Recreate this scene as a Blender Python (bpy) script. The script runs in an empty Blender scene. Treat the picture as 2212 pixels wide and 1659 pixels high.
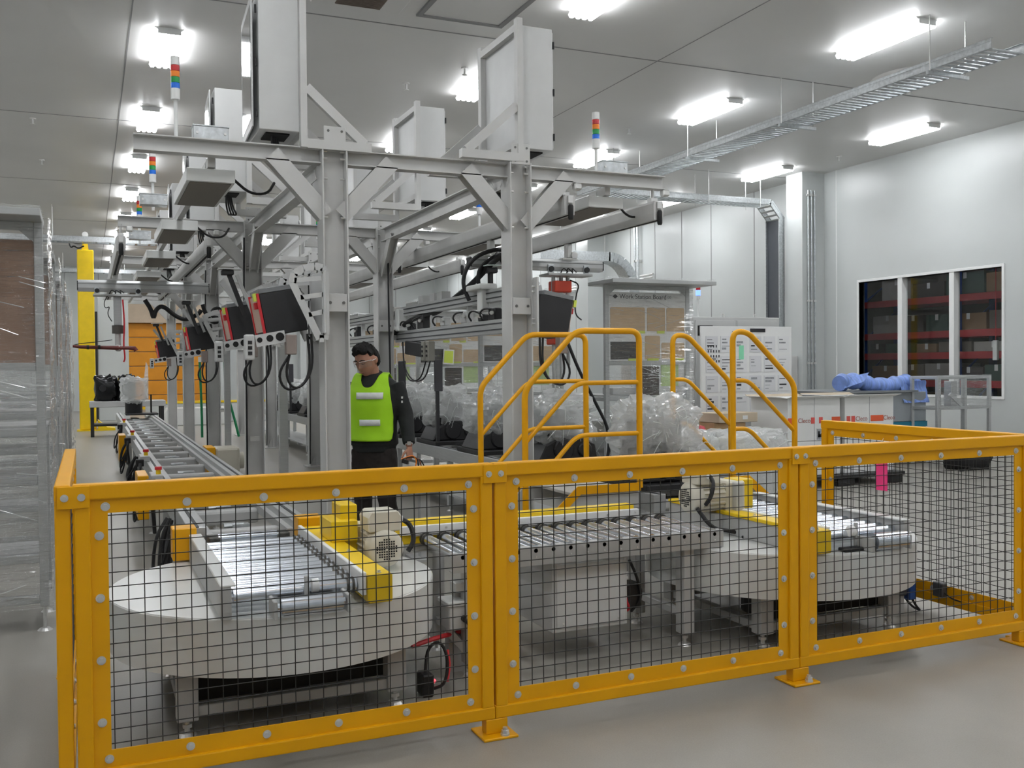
import bpy, bmesh, math, random
from mathutils import Vector, Matrix, Euler
random.seed(7)
R = math.radians
S = bpy.context.scene
C = S.collection

# ------------------------------------------------------------------ camera, world, exposure
cam_d = bpy.data.cameras.new('camera'); cam = bpy.data.objects.new('camera', cam_d); C.objects.link(cam)
S.camera = cam
YAW, PITCH, ROLL, FPX = 0.412298555, 0.0188504767, -0.00900260779, 2089.78
cam_d.sensor_fit = 'HORIZONTAL'; cam_d.sensor_width = 36.0; cam_d.lens = 36.0*FPX/2212.0
cam_d.clip_start = 0.05; cam_d.clip_end = 200
cy, sy = math.cos(YAW), math.sin(YAW); cp, sp = math.cos(PITCH), math.sin(PITCH); cr, sr = math.cos(ROLL), math.sin(ROLL)
R0 = Matrix(((cy, -sy, 0), (0, 0, -1), (sy, cy, 0)))
Rp = Matrix(((1, 0, 0), (0, cp, -sp), (0, sp, cp)))
Rr = Matrix(((cr, -sr, 0), (sr, cr, 0), (0, 0, 1)))
Wc = Rr @ Rp @ R0                       # rows: right, down, forward
right, down, fwd = Vector(Wc[0]), Vector(Wc[1]), Vector(Wc[2])
M = Matrix((right, -down, -fwd)).transposed().to_4x4(); M.translation = Vector((0, 0, 1.6))
cam.matrix_world = M

S.view_settings.view_transform = 'Standard'; S.view_settings.look = 'None'
S.view_settings.gamma = 1.0; S.view_settings.use_curve_mapping = False
S.view_settings.exposure = 0.0
wd = bpy.data.worlds.new('world'); S.world = wd; wd.use_nodes = True
wd.node_tree.nodes['Background'].inputs[0].default_value = (0.8, 0.85, 0.9, 1)
wd.node_tree.nodes['Background'].inputs[1].default_value = 0.02
LAMP = 26.0                              # radiance of the ceiling tubes

# ------------------------------------------------------------------ materials (all procedural)
def lin(c):
    c /= 255.0
    return c/12.92 if c <= 0.04045 else ((c+0.055)/1.055)**2.4
MATS = {}
def mat(name, rgb, rough=0.5, metal=0.0, var=0.05, scale=6.0, bump=0.0, bscale=None, coat=0.0, stretch=None, spec=0.5):
    if name in MATS: return MATS[name]
    m = bpy.data.materials.new(name); m.use_nodes = True; nt = m.node_tree; b = nt.nodes['Principled BSDF']
    col = tuple(lin(v) for v in rgb)
    b.inputs['Base Color'].default_value = (*col, 1); b.inputs['Roughness'].default_value = rough
    b.inputs['Metallic'].default_value = metal; b.inputs['Specular IOR Level'].default_value = spec
    if coat: b.inputs['Coat Weight'].default_value = coat; b.inputs['Coat Roughness'].default_value = 0.15
    tc = nt.nodes.new('ShaderNodeTexCoord'); vec = tc.outputs['Object']
    if stretch:
        mp = nt.nodes.new('ShaderNodeMapping'); mp.inputs['Scale'].default_value = stretch
        nt.links.new(vec, mp.inputs[0]); vec = mp.outputs[0]
    if var:
        n = nt.nodes.new('ShaderNodeTexNoise'); n.inputs['Scale'].default_value = scale; n.inputs['Detail'].default_value = 4
        nt.links.new(vec, n.inputs['Vector'])
        r = nt.nodes.new('ShaderNodeValToRGB')
        lo = tuple(max(0, c*(1-var)) for c in col); hi = tuple(min(1, c*(1+var)) for c in col)
        r.color_ramp.elements[0].position = 0.3; r.color_ramp.elements[1].position = 0.7
        r.color_ramp.elements[0].color = (*lo, 1); r.color_ramp.elements[1].color = (*hi, 1)
        nt.links.new(n.outputs['Fac'], r.inputs[0]); nt.links.new(r.outputs[0], b.inputs['Base Color'])
    if bump:
        n2 = nt.nodes.new('ShaderNodeTexNoise'); n2.inputs['Scale'].default_value = bscale or scale*8; n2.inputs['Detail'].default_value = 3
        nt.links.new(vec, n2.inputs['Vector'])
        bp = nt.nodes.new('ShaderNodeBump'); bp.inputs['Strength'].default_value = bump; bp.inputs['Distance'].default_value = 0.01
        nt.links.new(n2.outputs['Fac'], bp.inputs['Height']); nt.links.new(bp.outputs[0], b.inputs['Normal'])
    MATS[name] = m; return m
def emat(name, rgb, strength):
    if name in MATS: return MATS[name]
    m = bpy.data.materials.new(name); m.use_nodes = True; b = m.node_tree.nodes['Principled BSDF']
    b.inputs['Base Color'].default_value = (0.8, 0.8, 0.8, 1)
    b.inputs['Emission Color'].default_value = (*[lin(v) for v in rgb], 1); b.inputs['Emission Strength'].default_value = strength
    MATS[name] = m; return m
def clear_mat(name, tint, gloss, rough, noise=0.0, nscale=8.0, haze=0.0, streak=(1, 1, 2.2)):
    """transparent sheet: transparent + fresnel gloss + a little white haze"""
    m = bpy.data.materials.new(name); m.use_nodes = True; nt = m.node_tree
    for n in list(nt.nodes):
        if n.type == 'BSDF_PRINCIPLED': nt.nodes.remove(n)
    out = [n for n in nt.nodes if n.type == 'OUTPUT_MATERIAL'][0]
    tr = nt.nodes.new('ShaderNodeBsdfTransparent'); tr.inputs[0].default_value = (*tint, 1)
    gl = nt.nodes.new('ShaderNodeBsdfGlossy'); gl.inputs['Roughness'].default_value = rough; gl.inputs[0].default_value = (1, 1, 1, 1)
    fr = nt.nodes.new('ShaderNodeLayerWeight'); fr.inputs[0].default_value = 0.5
    pw = nt.nodes.new('ShaderNodeMath'); pw.operation = 'POWER'; pw.inputs[1].default_value = 5.0; nt.links.new(fr.outputs['Facing'], pw.inputs[0])
    mt = nt.nodes.new('ShaderNodeMath'); mt.operation = 'MULTIPLY_ADD'; mt.inputs[1].default_value = 0.9; mt.inputs[2].default_value = gloss
    nt.links.new(pw.outputs[0], mt.inputs[0])
    mx = nt.nodes.new('ShaderNodeMixShader'); nt.links.new(mt.outputs[0], mx.inputs[0]); nt.links.new(tr.outputs[0], mx.inputs[1]); nt.links.new(gl.outputs[0], mx.inputs[2])
    last = mx
    if haze:
        df = nt.nodes.new('ShaderNodeBsdfTranslucent'); df.inputs[0].default_value = (0.9, 0.92, 0.92, 1)
        d2 = nt.nodes.new('ShaderNodeBsdfDiffuse'); d2.inputs[0].default_value = (0.9, 0.92, 0.92, 1)
        md = nt.nodes.new('ShaderNodeMixShader'); nt.links.new(df.outputs[0], md.inputs[1]); nt.links.new(d2.outputs[0], md.inputs[2])
        m2 = nt.nodes.new('ShaderNodeMixShader'); m2.inputs[0].default_value = haze
        nt.links.new(mx.outputs[0], m2.inputs[1]); nt.links.new(md.outputs[0], m2.inputs[2]); last = m2
    nt.links.new(last.outputs[0], out.inputs[0])
    if noise:
        tc = nt.nodes.new('ShaderNodeTexCoord'); n = nt.nodes.new('ShaderNodeTexNoise'); n.inputs['Scale'].default_value = nscale; n.inputs['Detail'].default_value = 3
        mp = nt.nodes.new('ShaderNodeMapping'); mp.inputs['Scale'].default_value = streak; mp.inputs['Rotation'].default_value = (0.12, 0.22, 0.1)
        nt.links.new(tc.outputs['Object'], mp.inputs[0]); nt.links.new(mp.outputs[0], n.inputs['Vector'])
        bp = nt.nodes.new('ShaderNodeBump'); bp.inputs['Strength'].default_value = noise; bp.inputs['Distance'].default_value = 0.14
        nt.links.new(n.outputs['Fac'], bp.inputs['Height'])
        nt.links.new(bp.outputs[0], gl.inputs['Normal']); nt.links.new(bp.outputs[0], fr.inputs['Normal'])
    MATS[name] = m; return m

YEL = mat('safety_yellow_paint', (226, 162, 0), 0.38, 0, 0.05, 3, 0.04, 60, spec=0.35)
YLM = mat('lemon_yellow_paint', (232, 196, 20), 0.4, 0, 0.05, 4)
ORG = mat('orange_shutter', (214, 140, 16), 0.5, 0, 0.06, 3)
GRY = mat('light_grey_paint', (178, 179, 178), 0.45, 0, 0.04, 3)
GRB = mat('beam_grey_paint', (196, 196, 194), 0.5, 0, 0.05, 4)
WHT = mat('machine_white_paint', (214, 216, 214), 0.32, 0, 0.03, 3)
CAB = mat('cabinet_grey', (198, 199, 198), 0.42, 0, 0.03, 5)
PNL = mat('wall_panel_white', (192, 196, 195), 0.35, 0, 0.03, 0.6)
CEI = mat('ceiling_panel', (212, 211, 209), 0.45, 0, 0.04, 0.5)
SEA = mat('panel_joint', (140, 140, 140), 0.7, 0, 0.03)
GAL = mat('galvanised_steel', (190, 194, 196), 0.32, 0.85, 0.16, 25, 0.1, 60)
ALU = mat('aluminium_profile', (186, 188, 188), 0.4, 0.55, 0.05, 8, 0, None, 0, (1, 1, 14))
ALD = mat('profile_slot_dark', (58, 60, 62), 0.6, 0, 0.05)
ROL = mat('roller_steel', (214, 220, 228), 0.26, 1.0, 0.06, 18, 0.0, 40, 0, (0.2, 1, 1))
STL = mat('bolt_steel', (214, 214, 212), 0.35, 0.6, 0.05, 20)
BLK = mat('black_plastic', (26, 26, 28), 0.45, 0, 0.1, 8, 0.1, 60)
RUB = mat('black_rubber', (20, 20, 21), 0.65, 0, 0.12, 10, 0.1, 80)
CBL = mat('black_cable', (22, 22, 24), 0.5, 0, 0.1, 12)
DRK = mat('dark_opening', (26, 26, 26), 0.8, 0, 0.1)
WIR = mat('black_wire', (34, 33, 30), 0.5, 0.2, 0.1, 20)
RED = mat('red_plastic', (206, 44, 52), 0.4, 0, 0.05)
REO = mat('red_orange_paint', (214, 70, 44), 0.45, 0, 0.06)
MAR = mat('maroon_grip', (112, 48, 44), 0.5, 0, 0.1)
GRN = mat('green_strap', (28, 140, 88), 0.6, 0, 0.08)
BLU = mat('blue_lens', (20, 110, 220), 0.25, 0, 0.04)
GRE = mat('green_lens', (20, 150, 70), 0.25, 0, 0.04)
AMB = mat('amber_lens', (240, 130, 20), 0.25, 0, 0.04)
RDL = mat('red_lens', (190, 40, 44), 0.25, 0, 0.04)
CRD = mat('cardboard', (176, 146, 108), 0.8, 0, 0.07, 6, 0.05, 80)
CRL = mat('pale_cardboard', (196, 182, 160), 0.8, 0, 0.06, 6)
PLY = mat('brown_plywood', (150, 120, 100), 0.6, 0, 0.16, 3, 0.05, 40, 0, (1, 1, 0.25))
TAN = mat('tan_paper', (196, 170, 136), 0.75, 0, 0.04, 5)
PAP = mat('white_paper', (230, 231, 230), 0.7, 0, 0.02, 5)
PRT = mat('printed_grey', (150, 152, 156), 0.7, 0, 0.25, 60)
INK = mat('ink_black', (40, 40, 44), 0.7, 0, 0.1)
LIM = mat('lime_label', (206, 222, 90), 0.6, 0, 0.04)
PNK = mat('pink_tag', (238, 60, 130), 0.6, 0, 0.05)
TEA = mat('teal_tape', (34, 124, 150), 0.5, 0, 0.06)
ORP = mat('orange_print', (228, 96, 56), 0.6, 0, 0.04)
MTR = mat('motor_cream', (206, 202, 188), 0.42, 0, 0.04, 6)
RKB = mat('rack_blue', (44, 80, 150), 0.5, 0, 0.08)
RKR = mat('rack_red', (176, 56, 60), 0.5, 0, 0.08)
WRP = clear_mat('plastic_wrap', (0.97, 0.975, 0.975), 0.07, 0.07, 1.0, 7.0, 0.05, (0.5, 0.5, 5))
BAG = clear_mat('milky_plastic_bag', (0.95, 0.955, 0.955), 0.12, 0.10, 1.0, 12.0, 0.30, (1, 1, 1.8))
GLS = clear_mat('window_glass', (0.95, 0.96, 0.96), 0.025, 0.02)
GLD = clear_mat('dark_door_glass', (0.30, 0.31, 0.32), 0.30, 0.05)
GLF = clear_mat('glint_fold', (0.95, 0.96, 0.96), 0.22, 0.12, 0, 8, 0.45)  # milky white for strands that imitate glints on the wrap
TUBE = emat('lamp_diffuser', (250, 252, 255), LAMP)
def floor_mat():
    m = bpy.data.materials.new('epoxy_floor'); m.use_nodes = True; nt = m.node_tree; b = nt.nodes['Principled BSDF']
    tc = nt.nodes.new('ShaderNodeTexCoord')
    n = nt.nodes.new('ShaderNodeTexNoise'); n.inputs['Scale'].default_value = 0.7; n.inputs['Detail'].default_value = 7; n.inputs['Roughness'].default_value = 0.62
    n2 = nt.nodes.new('ShaderNodeTexNoise'); n2.inputs['Scale'].default_value = 160; n2.inputs['Detail'].default_value = 2
    nt.links.new(tc.outputs['Object'], n.inputs[0]); nt.links.new(tc.outputs['Object'], n2.inputs[0])
    r = nt.nodes.new('ShaderNodeValToRGB'); r.color_ramp.elements[0].position = 0.3; r.color_ramp.elements[1].position = 0.72
    r.color_ramp.elements[0].color = (lin(146), lin(143), lin(135), 1); r.color_ramp.elements[1].color = (lin(166), lin(163), lin(155), 1)
    nt.links.new(n.outputs['Fac'], r.inputs[0])
    mx = nt.nodes.new('ShaderNodeMix'); mx.data_type = 'RGBA'; mx.blend_type = 'MULTIPLY'; mx.inputs[0].default_value = 0.25
    nt.links.new(r.outputs[0], mx.inputs[6]); nt.links.new(n2.outputs['Fac'], mx.inputs[7]); nt.links.new(mx.outputs[2], b.inputs['Base Color'])
    rr = nt.nodes.new('ShaderNodeMapRange'); rr.inputs[3].default_value = 0.28; rr.inputs[4].default_value = 0.5
    nt.links.new(n.outputs['Fac'], rr.inputs[0]); nt.links.new(rr.outputs[0], b.inputs['Roughness'])
    MATS['epoxy_floor'] = m; return m
FLR = floor_mat()

# ------------------------------------------------------------------ mesh builder
WOFF = {}
class G:
    def __init__(s): s.v = []; s.f = []; s.mi = []; s.cur = 0; s.ch = []
    def _add(s, vs, fs):
        b = len(s.v); s.ch.append((b, len(s.f))); s.v += [Vector(p) for p in vs]
        for f in fs: s.f.append([b+i for i in f]); s.mi.append(s.cur)
        return s
    def m(s, i): s.cur = i; return s
    def box(s, x0, x1, y0, y1, z0, z1):
        if x0 > x1: x0, x1 = x1, x0
        if y0 > y1: y0, y1 = y1, y0
        if z0 > z1: z0, z1 = z1, z0
        return s._add([(x0,y0,z0),(x1,y0,z0),(x1,y1,z0),(x0,y1,z0),(x0,y0,z1),(x1,y0,z1),(x1,y1,z1),(x0,y1,z1)],
                      [(0,3,2,1),(4,5,6,7),(0,1,5,4),(1,2,6,5),(2,3,7,6),(3,0,4,7)])
    def cbox(s, c, d, rot=None):
        h = [x/2 for x in d]; c = Vector(c)
        mt = Euler([R(a) for a in rot]).to_matrix() if rot is not None and not isinstance(rot, Matrix) else rot
        vs = []
        for z in (-1, 1):
            for (x, y) in ((-1,-1),(1,-1),(1,1),(-1,1)):
                p = Vector((x*h[0], y*h[1], z*h[2]))
                vs.append(c + (mt @ p if mt else p))
        return s._add(vs, [(0,3,2,1),(4,5,6,7),(0,1,5,4),(1,2,6,5),(2,3,7,6),(3,0,4,7)])
    def bar(s, p0, p1, w, h, up=(0,0,1)):
        """rectangular bar from p0 to p1, w sideways, h along up"""
        p0, p1 = Vector(p0), Vector(p1); d = (p1-p0); L = d.length; d.normalize(); up = Vector(up)
        x = d.cross(up)
        if x.length < 1e-5: up = Vector((1,0,0)); x = d.cross(up)
        x.normalize(); u = x.cross(d)
        mt = Matrix((x, d, u)).transposed()
        return s.cbox((p0+p1)/2, (w, L, h), mt)
    def hbeam(s, p0, p1, w, h, t=0.012, up=(0,0,1)):
        p0, p1 = Vector(p0), Vector(p1); d = (p1-p0).normalized(); up = Vector(up); x = d.cross(up)
        if x.length < 1e-5: up = Vector((0,1,0)); x = d.cross(up)
        x.normalize(); u = x.cross(d)
        for sgn in (-1, 1):
            o = u*(sgn*(h-t)/2); s.bar(p0+o, p1+o, w, t, u)
        return s.bar(p0, p1, t*0.8, h-2*t, u)
    def cyl(s, p0, p1, r, n=12, r2=None, caps=True):
        p0, p1 = Vector(p0), Vector(p1); d = (p1-p0).normalized(); a = Vector((0,0,1)) if abs(d.z) < 0.9 else Vector((1,0,0))
        x = d.cross(a).normalized(); y = d.cross(x); r2 = r if r2 is None else r2
        vs = []
        for p, rr in ((p0, r), (p1, r2)):
            for i in range(n):
                t = 2*math.pi*i/n; vs.append(p + x*math.cos(t)*rr + y*math.sin(t)*rr)
        fs = [(i, (i+1) % n, n+(i+1) % n, n+i) for i in range(n)]
        if caps: fs += [tuple(range(n-1, -1, -1)), tuple(range(n, 2*n))]
        return s._add(vs, fs)
    def tube(s, pts, r, n=7, smooth=0, flat=None):
        pts = [Vector(p) for p in pts]
        for _ in range(smooth):
            q = [pts[0]]
            for a, b in zip(pts, pts[1:]): q += [a*0.75+b*0.25, a*0.25+b*0.75]
            pts = q + [pts[-1]]
        rs = r if isinstance(r, (list, tuple)) else None
        k = len(pts); d0 = (pts[1]-pts[0]).normalized(); a = Vector((0,0,1)) if abs(d0.z) < 0.9 else Vector((1,0,0))
        x = d0.cross(a).normalized(); vs = []
        for i, p in enumerate(pts):
            d = (pts[min(i+1, k-1)]-pts[max(i-1, 0)]).normalized()
            x = (x - d*x.dot(d)); x.normalize(); y = d.cross(x)
            rr = rs[min(len(rs)-1, int(round(i*(len(rs)-1)/(k-1))))] if rs else r
            if rs:
                f = i*(len(rs)-1)/(k-1); i0 = int(f); i1 = min(i0+1, len(rs)-1); rr = rs[i0]*(1-(f-i0))+rs[i1]*(f-i0)
            for j in range(n):
                t = 2*math.pi*j/n; vs.append(p + x*math.cos(t)*rr + y*math.sin(t)*rr)
        fs = [(i*n+j, i*n+(j+1) % n, (i+1)*n+(j+1) % n, (i+1)*n+j) for i in range(k-1) for j in range(n)]
        fs += [tuple(range(n-1, -1, -1)), tuple(range((k-1)*n, k*n))]
        return s._add(vs, fs)
    def loft(s, rings, n=16, caps=True):
        """rings: (center, rx, ry[, xaxis, yaxis]) ellipses"""
        vs = []
        for rg in rings:
            c, rx, ry = Vector(rg[0]), rg[1], rg[2]
            xa = Vector(rg[3]) if len(rg) > 3 else Vector((1,0,0)); ya = Vector(rg[4]) if len(rg) > 4 else Vector((0,1,0))
            for j in range(n):
                t = 2*math.pi*j/n; vs.append(c + xa*math.cos(t)*rx + ya*math.sin(t)*ry)
        k = len(rings)
        fs = [(i*n+j, i*n+(j+1) % n, (i+1)*n+(j+1) % n, (i+1)*n+j) for i in range(k-1) for j in range(n)]
        if caps: fs += [tuple(range(n-1, -1, -1)), tuple(range((k-1)*n, k*n))]
        return s._add(vs, fs)
    def prism(s, poly, a0, a1, axis='y'):
        """extrude a 2D polygon: axis y -> poly in (x,z); x -> (y,z); z -> (x,y)"""
        n = len(poly)
        def mk(p, a): return {'y': (p[0], a, p[1]), 'x': (a, p[0], p[1]), 'z': (p[0], p[1], a)}[axis]
        vs = [mk(p, a0) for p in poly] + [mk(p, a1) for p in poly]
        fs = [(i, (i+1) % n, n+(i+1) % n, n+i) for i in range(n)] + [tuple(range(n-1, -1, -1)), tuple(range(n, 2*n))]
        return s._add(vs, fs)
    def quad(s, a, b, c, d): return s._add([a, b, c, d], [(0,1,2,3)])
    def sphere(s, c, r, n=12, m=8, sc=(1,1,1)):
        c = Vector(c); rings = []
        for i in range(1, m):
            t = math.pi*i/m; rings.append((c+Vector((0,0,-math.cos(t)*r*sc[2])), math.sin(t)*r*sc[0], math.sin(t)*r*sc[1]))
        return s.loft(rings, n)
    def xf(s, mt, start=0):
        for i in range(start, len(s.v)): s.v[i] = mt @ s.v[i]
        return s
    def build(s, name, mats, parent=None, bevel=0.0, smooth=False, seg=1):
        if not isinstance(mats, (list, tuple)): mats = [mats]
        off = WOFF.get(parent.name, Vector()) if parent else None
        if parent is None:
            xs = [p.x for p in s.v]; ys = [p.y for p in s.v]; zs = [p.z for p in s.v]
            off = Vector(((min(xs)+max(xs))/2, (min(ys)+max(ys))/2, min(zs)))
        me = bpy.data.meshes.new(name); me.from_pydata([p-off for p in s.v], [], s.f)
        for m_ in mats: me.materials.append(m_)
        if len(mats) > 1: me.polygons.foreach_set('material_index', s.mi)
        bm = bmesh.new(); bm.from_mesh(me); bmesh.ops.recalc_face_normals(bm, faces=bm.faces); bm.to_mesh(me); bm.free()
        if smooth:
            me.polygons.foreach_set('use_smooth', [True]*len(me.polygons))
            try: me.set_sharp_from_angle(angle=R(40))
            except Exception: pass
        o = bpy.data.objects.new(name, me); C.objects.link(o)
        if parent: o.parent = parent
        else: o.location = off
        WOFF[o.name] = off
        if bevel:
            b = o.modifiers.new('bevel', 'BEVEL'); b.width = bevel; b.segments = seg; b.limit_method = 'ANGLE'; b.angle_limit = R(50)
        return o
def each(g, name, mats, parent, k=1, **kw):
    """one object per k primitives of g: identical pieces stay pieces of their own"""
    out = []; ch = g.ch + [(len(g.v), len(g.f))]
    for i in range(0, len(g.ch), k):
        (v0, f0), (v1, f1) = ch[i], ch[min(i+k, len(g.ch))]
        q = G(); q.v = g.v[v0:v1]; q.f = [[a-v0 for a in f] for f in g.f[f0:f1]]; q.mi = g.mi[f0:f1]
        out.append(q.build(name, mats, parent, **kw))
    return out
def tag(o, label, cat, group=None, kind=None):
    o['label'] = label; o['category'] = cat
    if group: o['group'] = group
    if kind: o['kind'] = kind
    return o
def thing(name, label, cat, loc=(0,0,0), rotz=0, group=None):
    o = bpy.data.objects.new(name, None); C.objects.link(o); o.empty_display_size = 0.1
    o.location = loc; o.rotation_euler = (0, 0, R(rotz)); WOFF[o.name] = Vector(loc) if not rotz else Vector()
    return tag(o, label, cat, group)
def at0(name, label, cat, group=None): return thing(name, label, cat, (0,0,0), 0, group)
def place(o, loc, rotz=0): o.location = loc; o.rotation_euler = (0, 0, R(rotz)); return o
def dup(root, loc, rotz=None, label=None, group=None):
    r = root.copy(); C.objects.link(r); r.location = loc
    if rotz is not None: r.rotation_euler = (0, 0, R(rotz))
    if label: r['label'] = label
    if group: r['group'] = group
    def kids(src, dst):
        for ch in list(src.children):
            c = ch.copy(); C.objects.link(c); c.parent = dst; kids(ch, c)
    kids(root, r)
    return r
def struct(o): o['kind'] = 'structure'; return o
def text(body, parent, loc, rot, size, m, name='lettering', align='CENTER'):
    cu = bpy.data.curves.new(name, 'FONT'); cu.body = body; cu.size = size; cu.align_x = align; cu.align_y = 'CENTER'; cu.extrude = 0.0006
    tmp = bpy.data.objects.new('tmp', cu); C.objects.link(tmp); bpy.context.view_layer.update()
    me = bpy.data.meshes.new_from_object(tmp.evaluated_get(bpy.context.evaluated_depsgraph_get()))
    bpy.data.objects.remove(tmp); bpy.data.curves.remove(cu); me.materials.clear(); me.materials.append(m)
    o = bpy.data.objects.new(name, me); C.objects.link(o)
    off = WOFF.get(parent.name, Vector()); o.parent = parent; o.location = Vector(loc)-off; o.rotation_euler = [R(a) for a in rot]
    return o
# ================================================================== THE SETTING
HC = 5.58; XR = 14.23; YB = 41.0; XL = -5.5; YF = -4.5
struct(G().box(XL-.2, 24, YF-.2, YB+.2, -.1, 0).build('floor', FLR))
struct(G().box(XL-.2, XR+.2, YF-.2, YB+.2, HC, HC+.1).build('ceiling', CEI))
WY0, WY1, WZ0, WZ1 = 11.73, 15.06, 1.0, 3.21
g = G(); g.box(XR, XR+.14, YF, WY0, 0, HC); g.box(XR, XR+.14, WY1, YB, 0, HC); g.box(XR, XR+.14, WY0, WY1, 0, WZ0); g.box(XR, XR+.14, WY0, WY1, WZ1, HC)
struct(g.build('wall_right', PNL))
struct(G().box(XL, XR, YB, YB+.14, 0, HC).build('wall_back', PNL))
struct(G().box(XL-.14, XL, YF, YB, 0, HC).build('wall_left', PNL))
struct(G().box(XL, XR, YF-.14, YF, 0, HC).build('wall_front', PNL))
struct(G().box(XR-.012, XR, YF, 16.0, 0, .1).build('baseboard_right', PAP))
tn = [0]
def trim(g, m):
    tn[0] += 1; return struct(g.build('trim_%d' % tn[0], m))
# panel joints of the ceiling and the walls
for y in (5.1, 10.92, 16.72, 22.5, 28.3, 34.1): trim(G().box(XL, XR, y-.012, y+.012, HC-.004, HC+.01), SEA)
for x in (.5, 6.9): trim(G().box(x-.008, x+.008, YF, YB, HC-.003, HC+.01), SEA)
# pilasters and panel joints along the right wall
trim(G().box(13.645, XR, 16.06, 16.56, 0, HC), PNL)
trim(G().box(13.645, XR, 25.5, 26.2, 0, HC), PNL)
trim(G().box(13.645, XR, 34.8, 35.5, 0, HC), PNL)
for y in (9.6, 15.7, 18.4, 20.1, 21.4, 22.7, 24.0, 27.4, 28.7, 30, 31.3, 32.6, 33.9, 36.6, 38, 39.4):
    trim(G().box(XR-.005, XR+.01, y-.012, y+.012, 0, HC), SEA if y != 15.7 else PAP)
for x in (-2, -.8, .4, 5.2, 6.4, 7.6, 8.8, 10, 11.2, 12.4): trim(G().box(x-.012, x+.012, YB-.006, YB+.01, 0, HC), SEA)
for x in (4.9, 8.4, 11.6): trim(G().box(x-.3, x+.3, YB-.5, YB, 0, HC), PNL)
# orange roll-up door in the back wall
d = bpy.data.objects.new('door_1', None); C.objects.link(d); d['kind'] = 'structure'; d['label'] = 'orange ribbed roll-up door in the far wall'; d['category'] = 'door'; d.location = (2.75, YB, 0); WOFF['door_1'] = Vector((2.75, YB, 0))
g = G()
for k in range(6): g.box(1.22, 4.6, YB-.07, YB-.02, k*.57+.012, k*.57+.56)
g.build('shutter_curtain', ORG, d, .02)
g = G(); g.box(1.1, 1.22, YB-.12, YB, 0, 3.5); g.box(4.6, 4.72, YB-.12, YB, 0, 3.5); each(g, 'side_guide', GAL, d)
G().box(1.0, 4.8, YB-.4, YB, 3.42, 4.15).build('shutter_housing', mat('beige_housing', (190, 172, 150), .6), d)
G().box(1.22, 4.6, YB-.09, YB-.03, .0, .1).build('bottom_bar', YLM, d)
# window with three panes in the right wall
wn = bpy.data.objects.new('window_1', None); C.objects.link(wn); wn['kind'] = 'structure'; wn['category'] = 'window'; wn['label'] = 'three pane interior window looking into the rack store'
wn.location = (XR, 13.4, WZ0); WOFF['window_1'] = Vector((XR, 13.4, WZ0))
g = G(); t = .05
g.box(XR-.02, XR+.14, WY0-t, WY0, WZ0-t, WZ1+t); g.box(XR-.02, XR+.14, WY1, WY1+t, WZ0-t, WZ1+t); g.box(XR-.02, XR+.14, WY0, WY1, WZ1, WZ1+t); g.box(XR-.02, XR+.14, WY0, WY1, WZ0-t, WZ0)
g.build('window_frame', PAP, wn, .004)
for y in (12.78, 13.99): G().box(XR-.01, XR+.14, y-.055, y+.055, WZ0, WZ1).build('mullion', PAP, wn, .004)
for y0, y1 in ((WY0, 12.725), (12.835, 13.935), (14.045, WY1)): G().box(XR+.105, XR+.111, y0, y1, WZ0, WZ1).build('glass_pane', GLS, wn)
# warehouse beyond the window
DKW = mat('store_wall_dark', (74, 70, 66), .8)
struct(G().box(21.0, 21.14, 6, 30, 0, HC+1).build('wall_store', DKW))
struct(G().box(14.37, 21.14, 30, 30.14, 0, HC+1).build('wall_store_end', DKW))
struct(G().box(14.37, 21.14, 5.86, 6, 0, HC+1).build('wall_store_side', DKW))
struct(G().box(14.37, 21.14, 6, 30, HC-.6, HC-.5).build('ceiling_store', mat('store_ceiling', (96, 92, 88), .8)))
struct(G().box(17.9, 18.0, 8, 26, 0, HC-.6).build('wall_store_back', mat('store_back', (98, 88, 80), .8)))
rk = thing('pallet_rack', 'blue and red pallet rack seen through the window', 'rack', (17, 16, 0))
for y in (17.0, 14.4, 20.0, 23.0):
    g = G()
    for x in (16.2, 17.2): g.box(x-.05, x+.05, y-.06, y+.06, 0, 4.6)
    for k in range(5): g.bar((16.2, y, .4+k*.85), (17.2, y, .4+(k+1)*.8), .03, .03)
    g.build('rack_upright', RKB, rk)
for z in (1.08, 1.66, 2.1, 2.82, 3.6):
    g = G()
    for x in (16.16, 17.24): g.box(x-.025, x+.025, 11.8, 17.0, z, z+.14)
    each(g, 'rack_beam', RKR, rk)
for z in (1.1, 1.68, 2.12, 2.84, 3.62): G().box(16.18, 17.2, 11.85, 16.95, z+.1, z+.125).build('rack_shelf', mat('shelf_board', (110, 92, 80), .8), rk)
def cartonmesh(x0, x1, y0, y1, z0, z1, m, nm='carton'):
    g = G(); g.m(0).box(x0, x1, y0, y1, z0, z1)
    ym = (y0+y1)/2; g.m(1).box(x0-.002, x0+.01, ym-.04, ym+.04, z1-.12, z1+.001); g.box(x0, x1, ym-.03, ym+.03, z1-.001, z1+.002)
    return g.build(nm, [m, PAP])
specs = []
for z, hs in ((1.225, (.26, .36)), (1.805, (.18, .25)), (2.245, (.3, .42)), (2.965, (.3, .45)), (0.02, (.7, .95))):
    y = 12.0
    while y < 16.6:
        w = random.uniform(.5, 1.0)
        w = min(w, 16.9-y)
        specs.append((z, y, w, random.uniform(*hs))); y += w+random.uniform(.03, .08)
GCOL = [mat('carton_grey', (120, 112, 104), .8), mat('carton_brown', (146, 118, 88), .8), mat('bin_green', (70, 90, 80), .6), mat('carton_dark', (70, 64, 60), .8), mat('carton_white', (170, 166, 160), .8)]
LV = {1.225: 'on the second lowest rack level', 1.805: 'on the middle rack level', 2.245: 'on the second highest rack level', 2.965: 'on the top rack level', .02: 'at the foot of the rack'}
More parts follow.
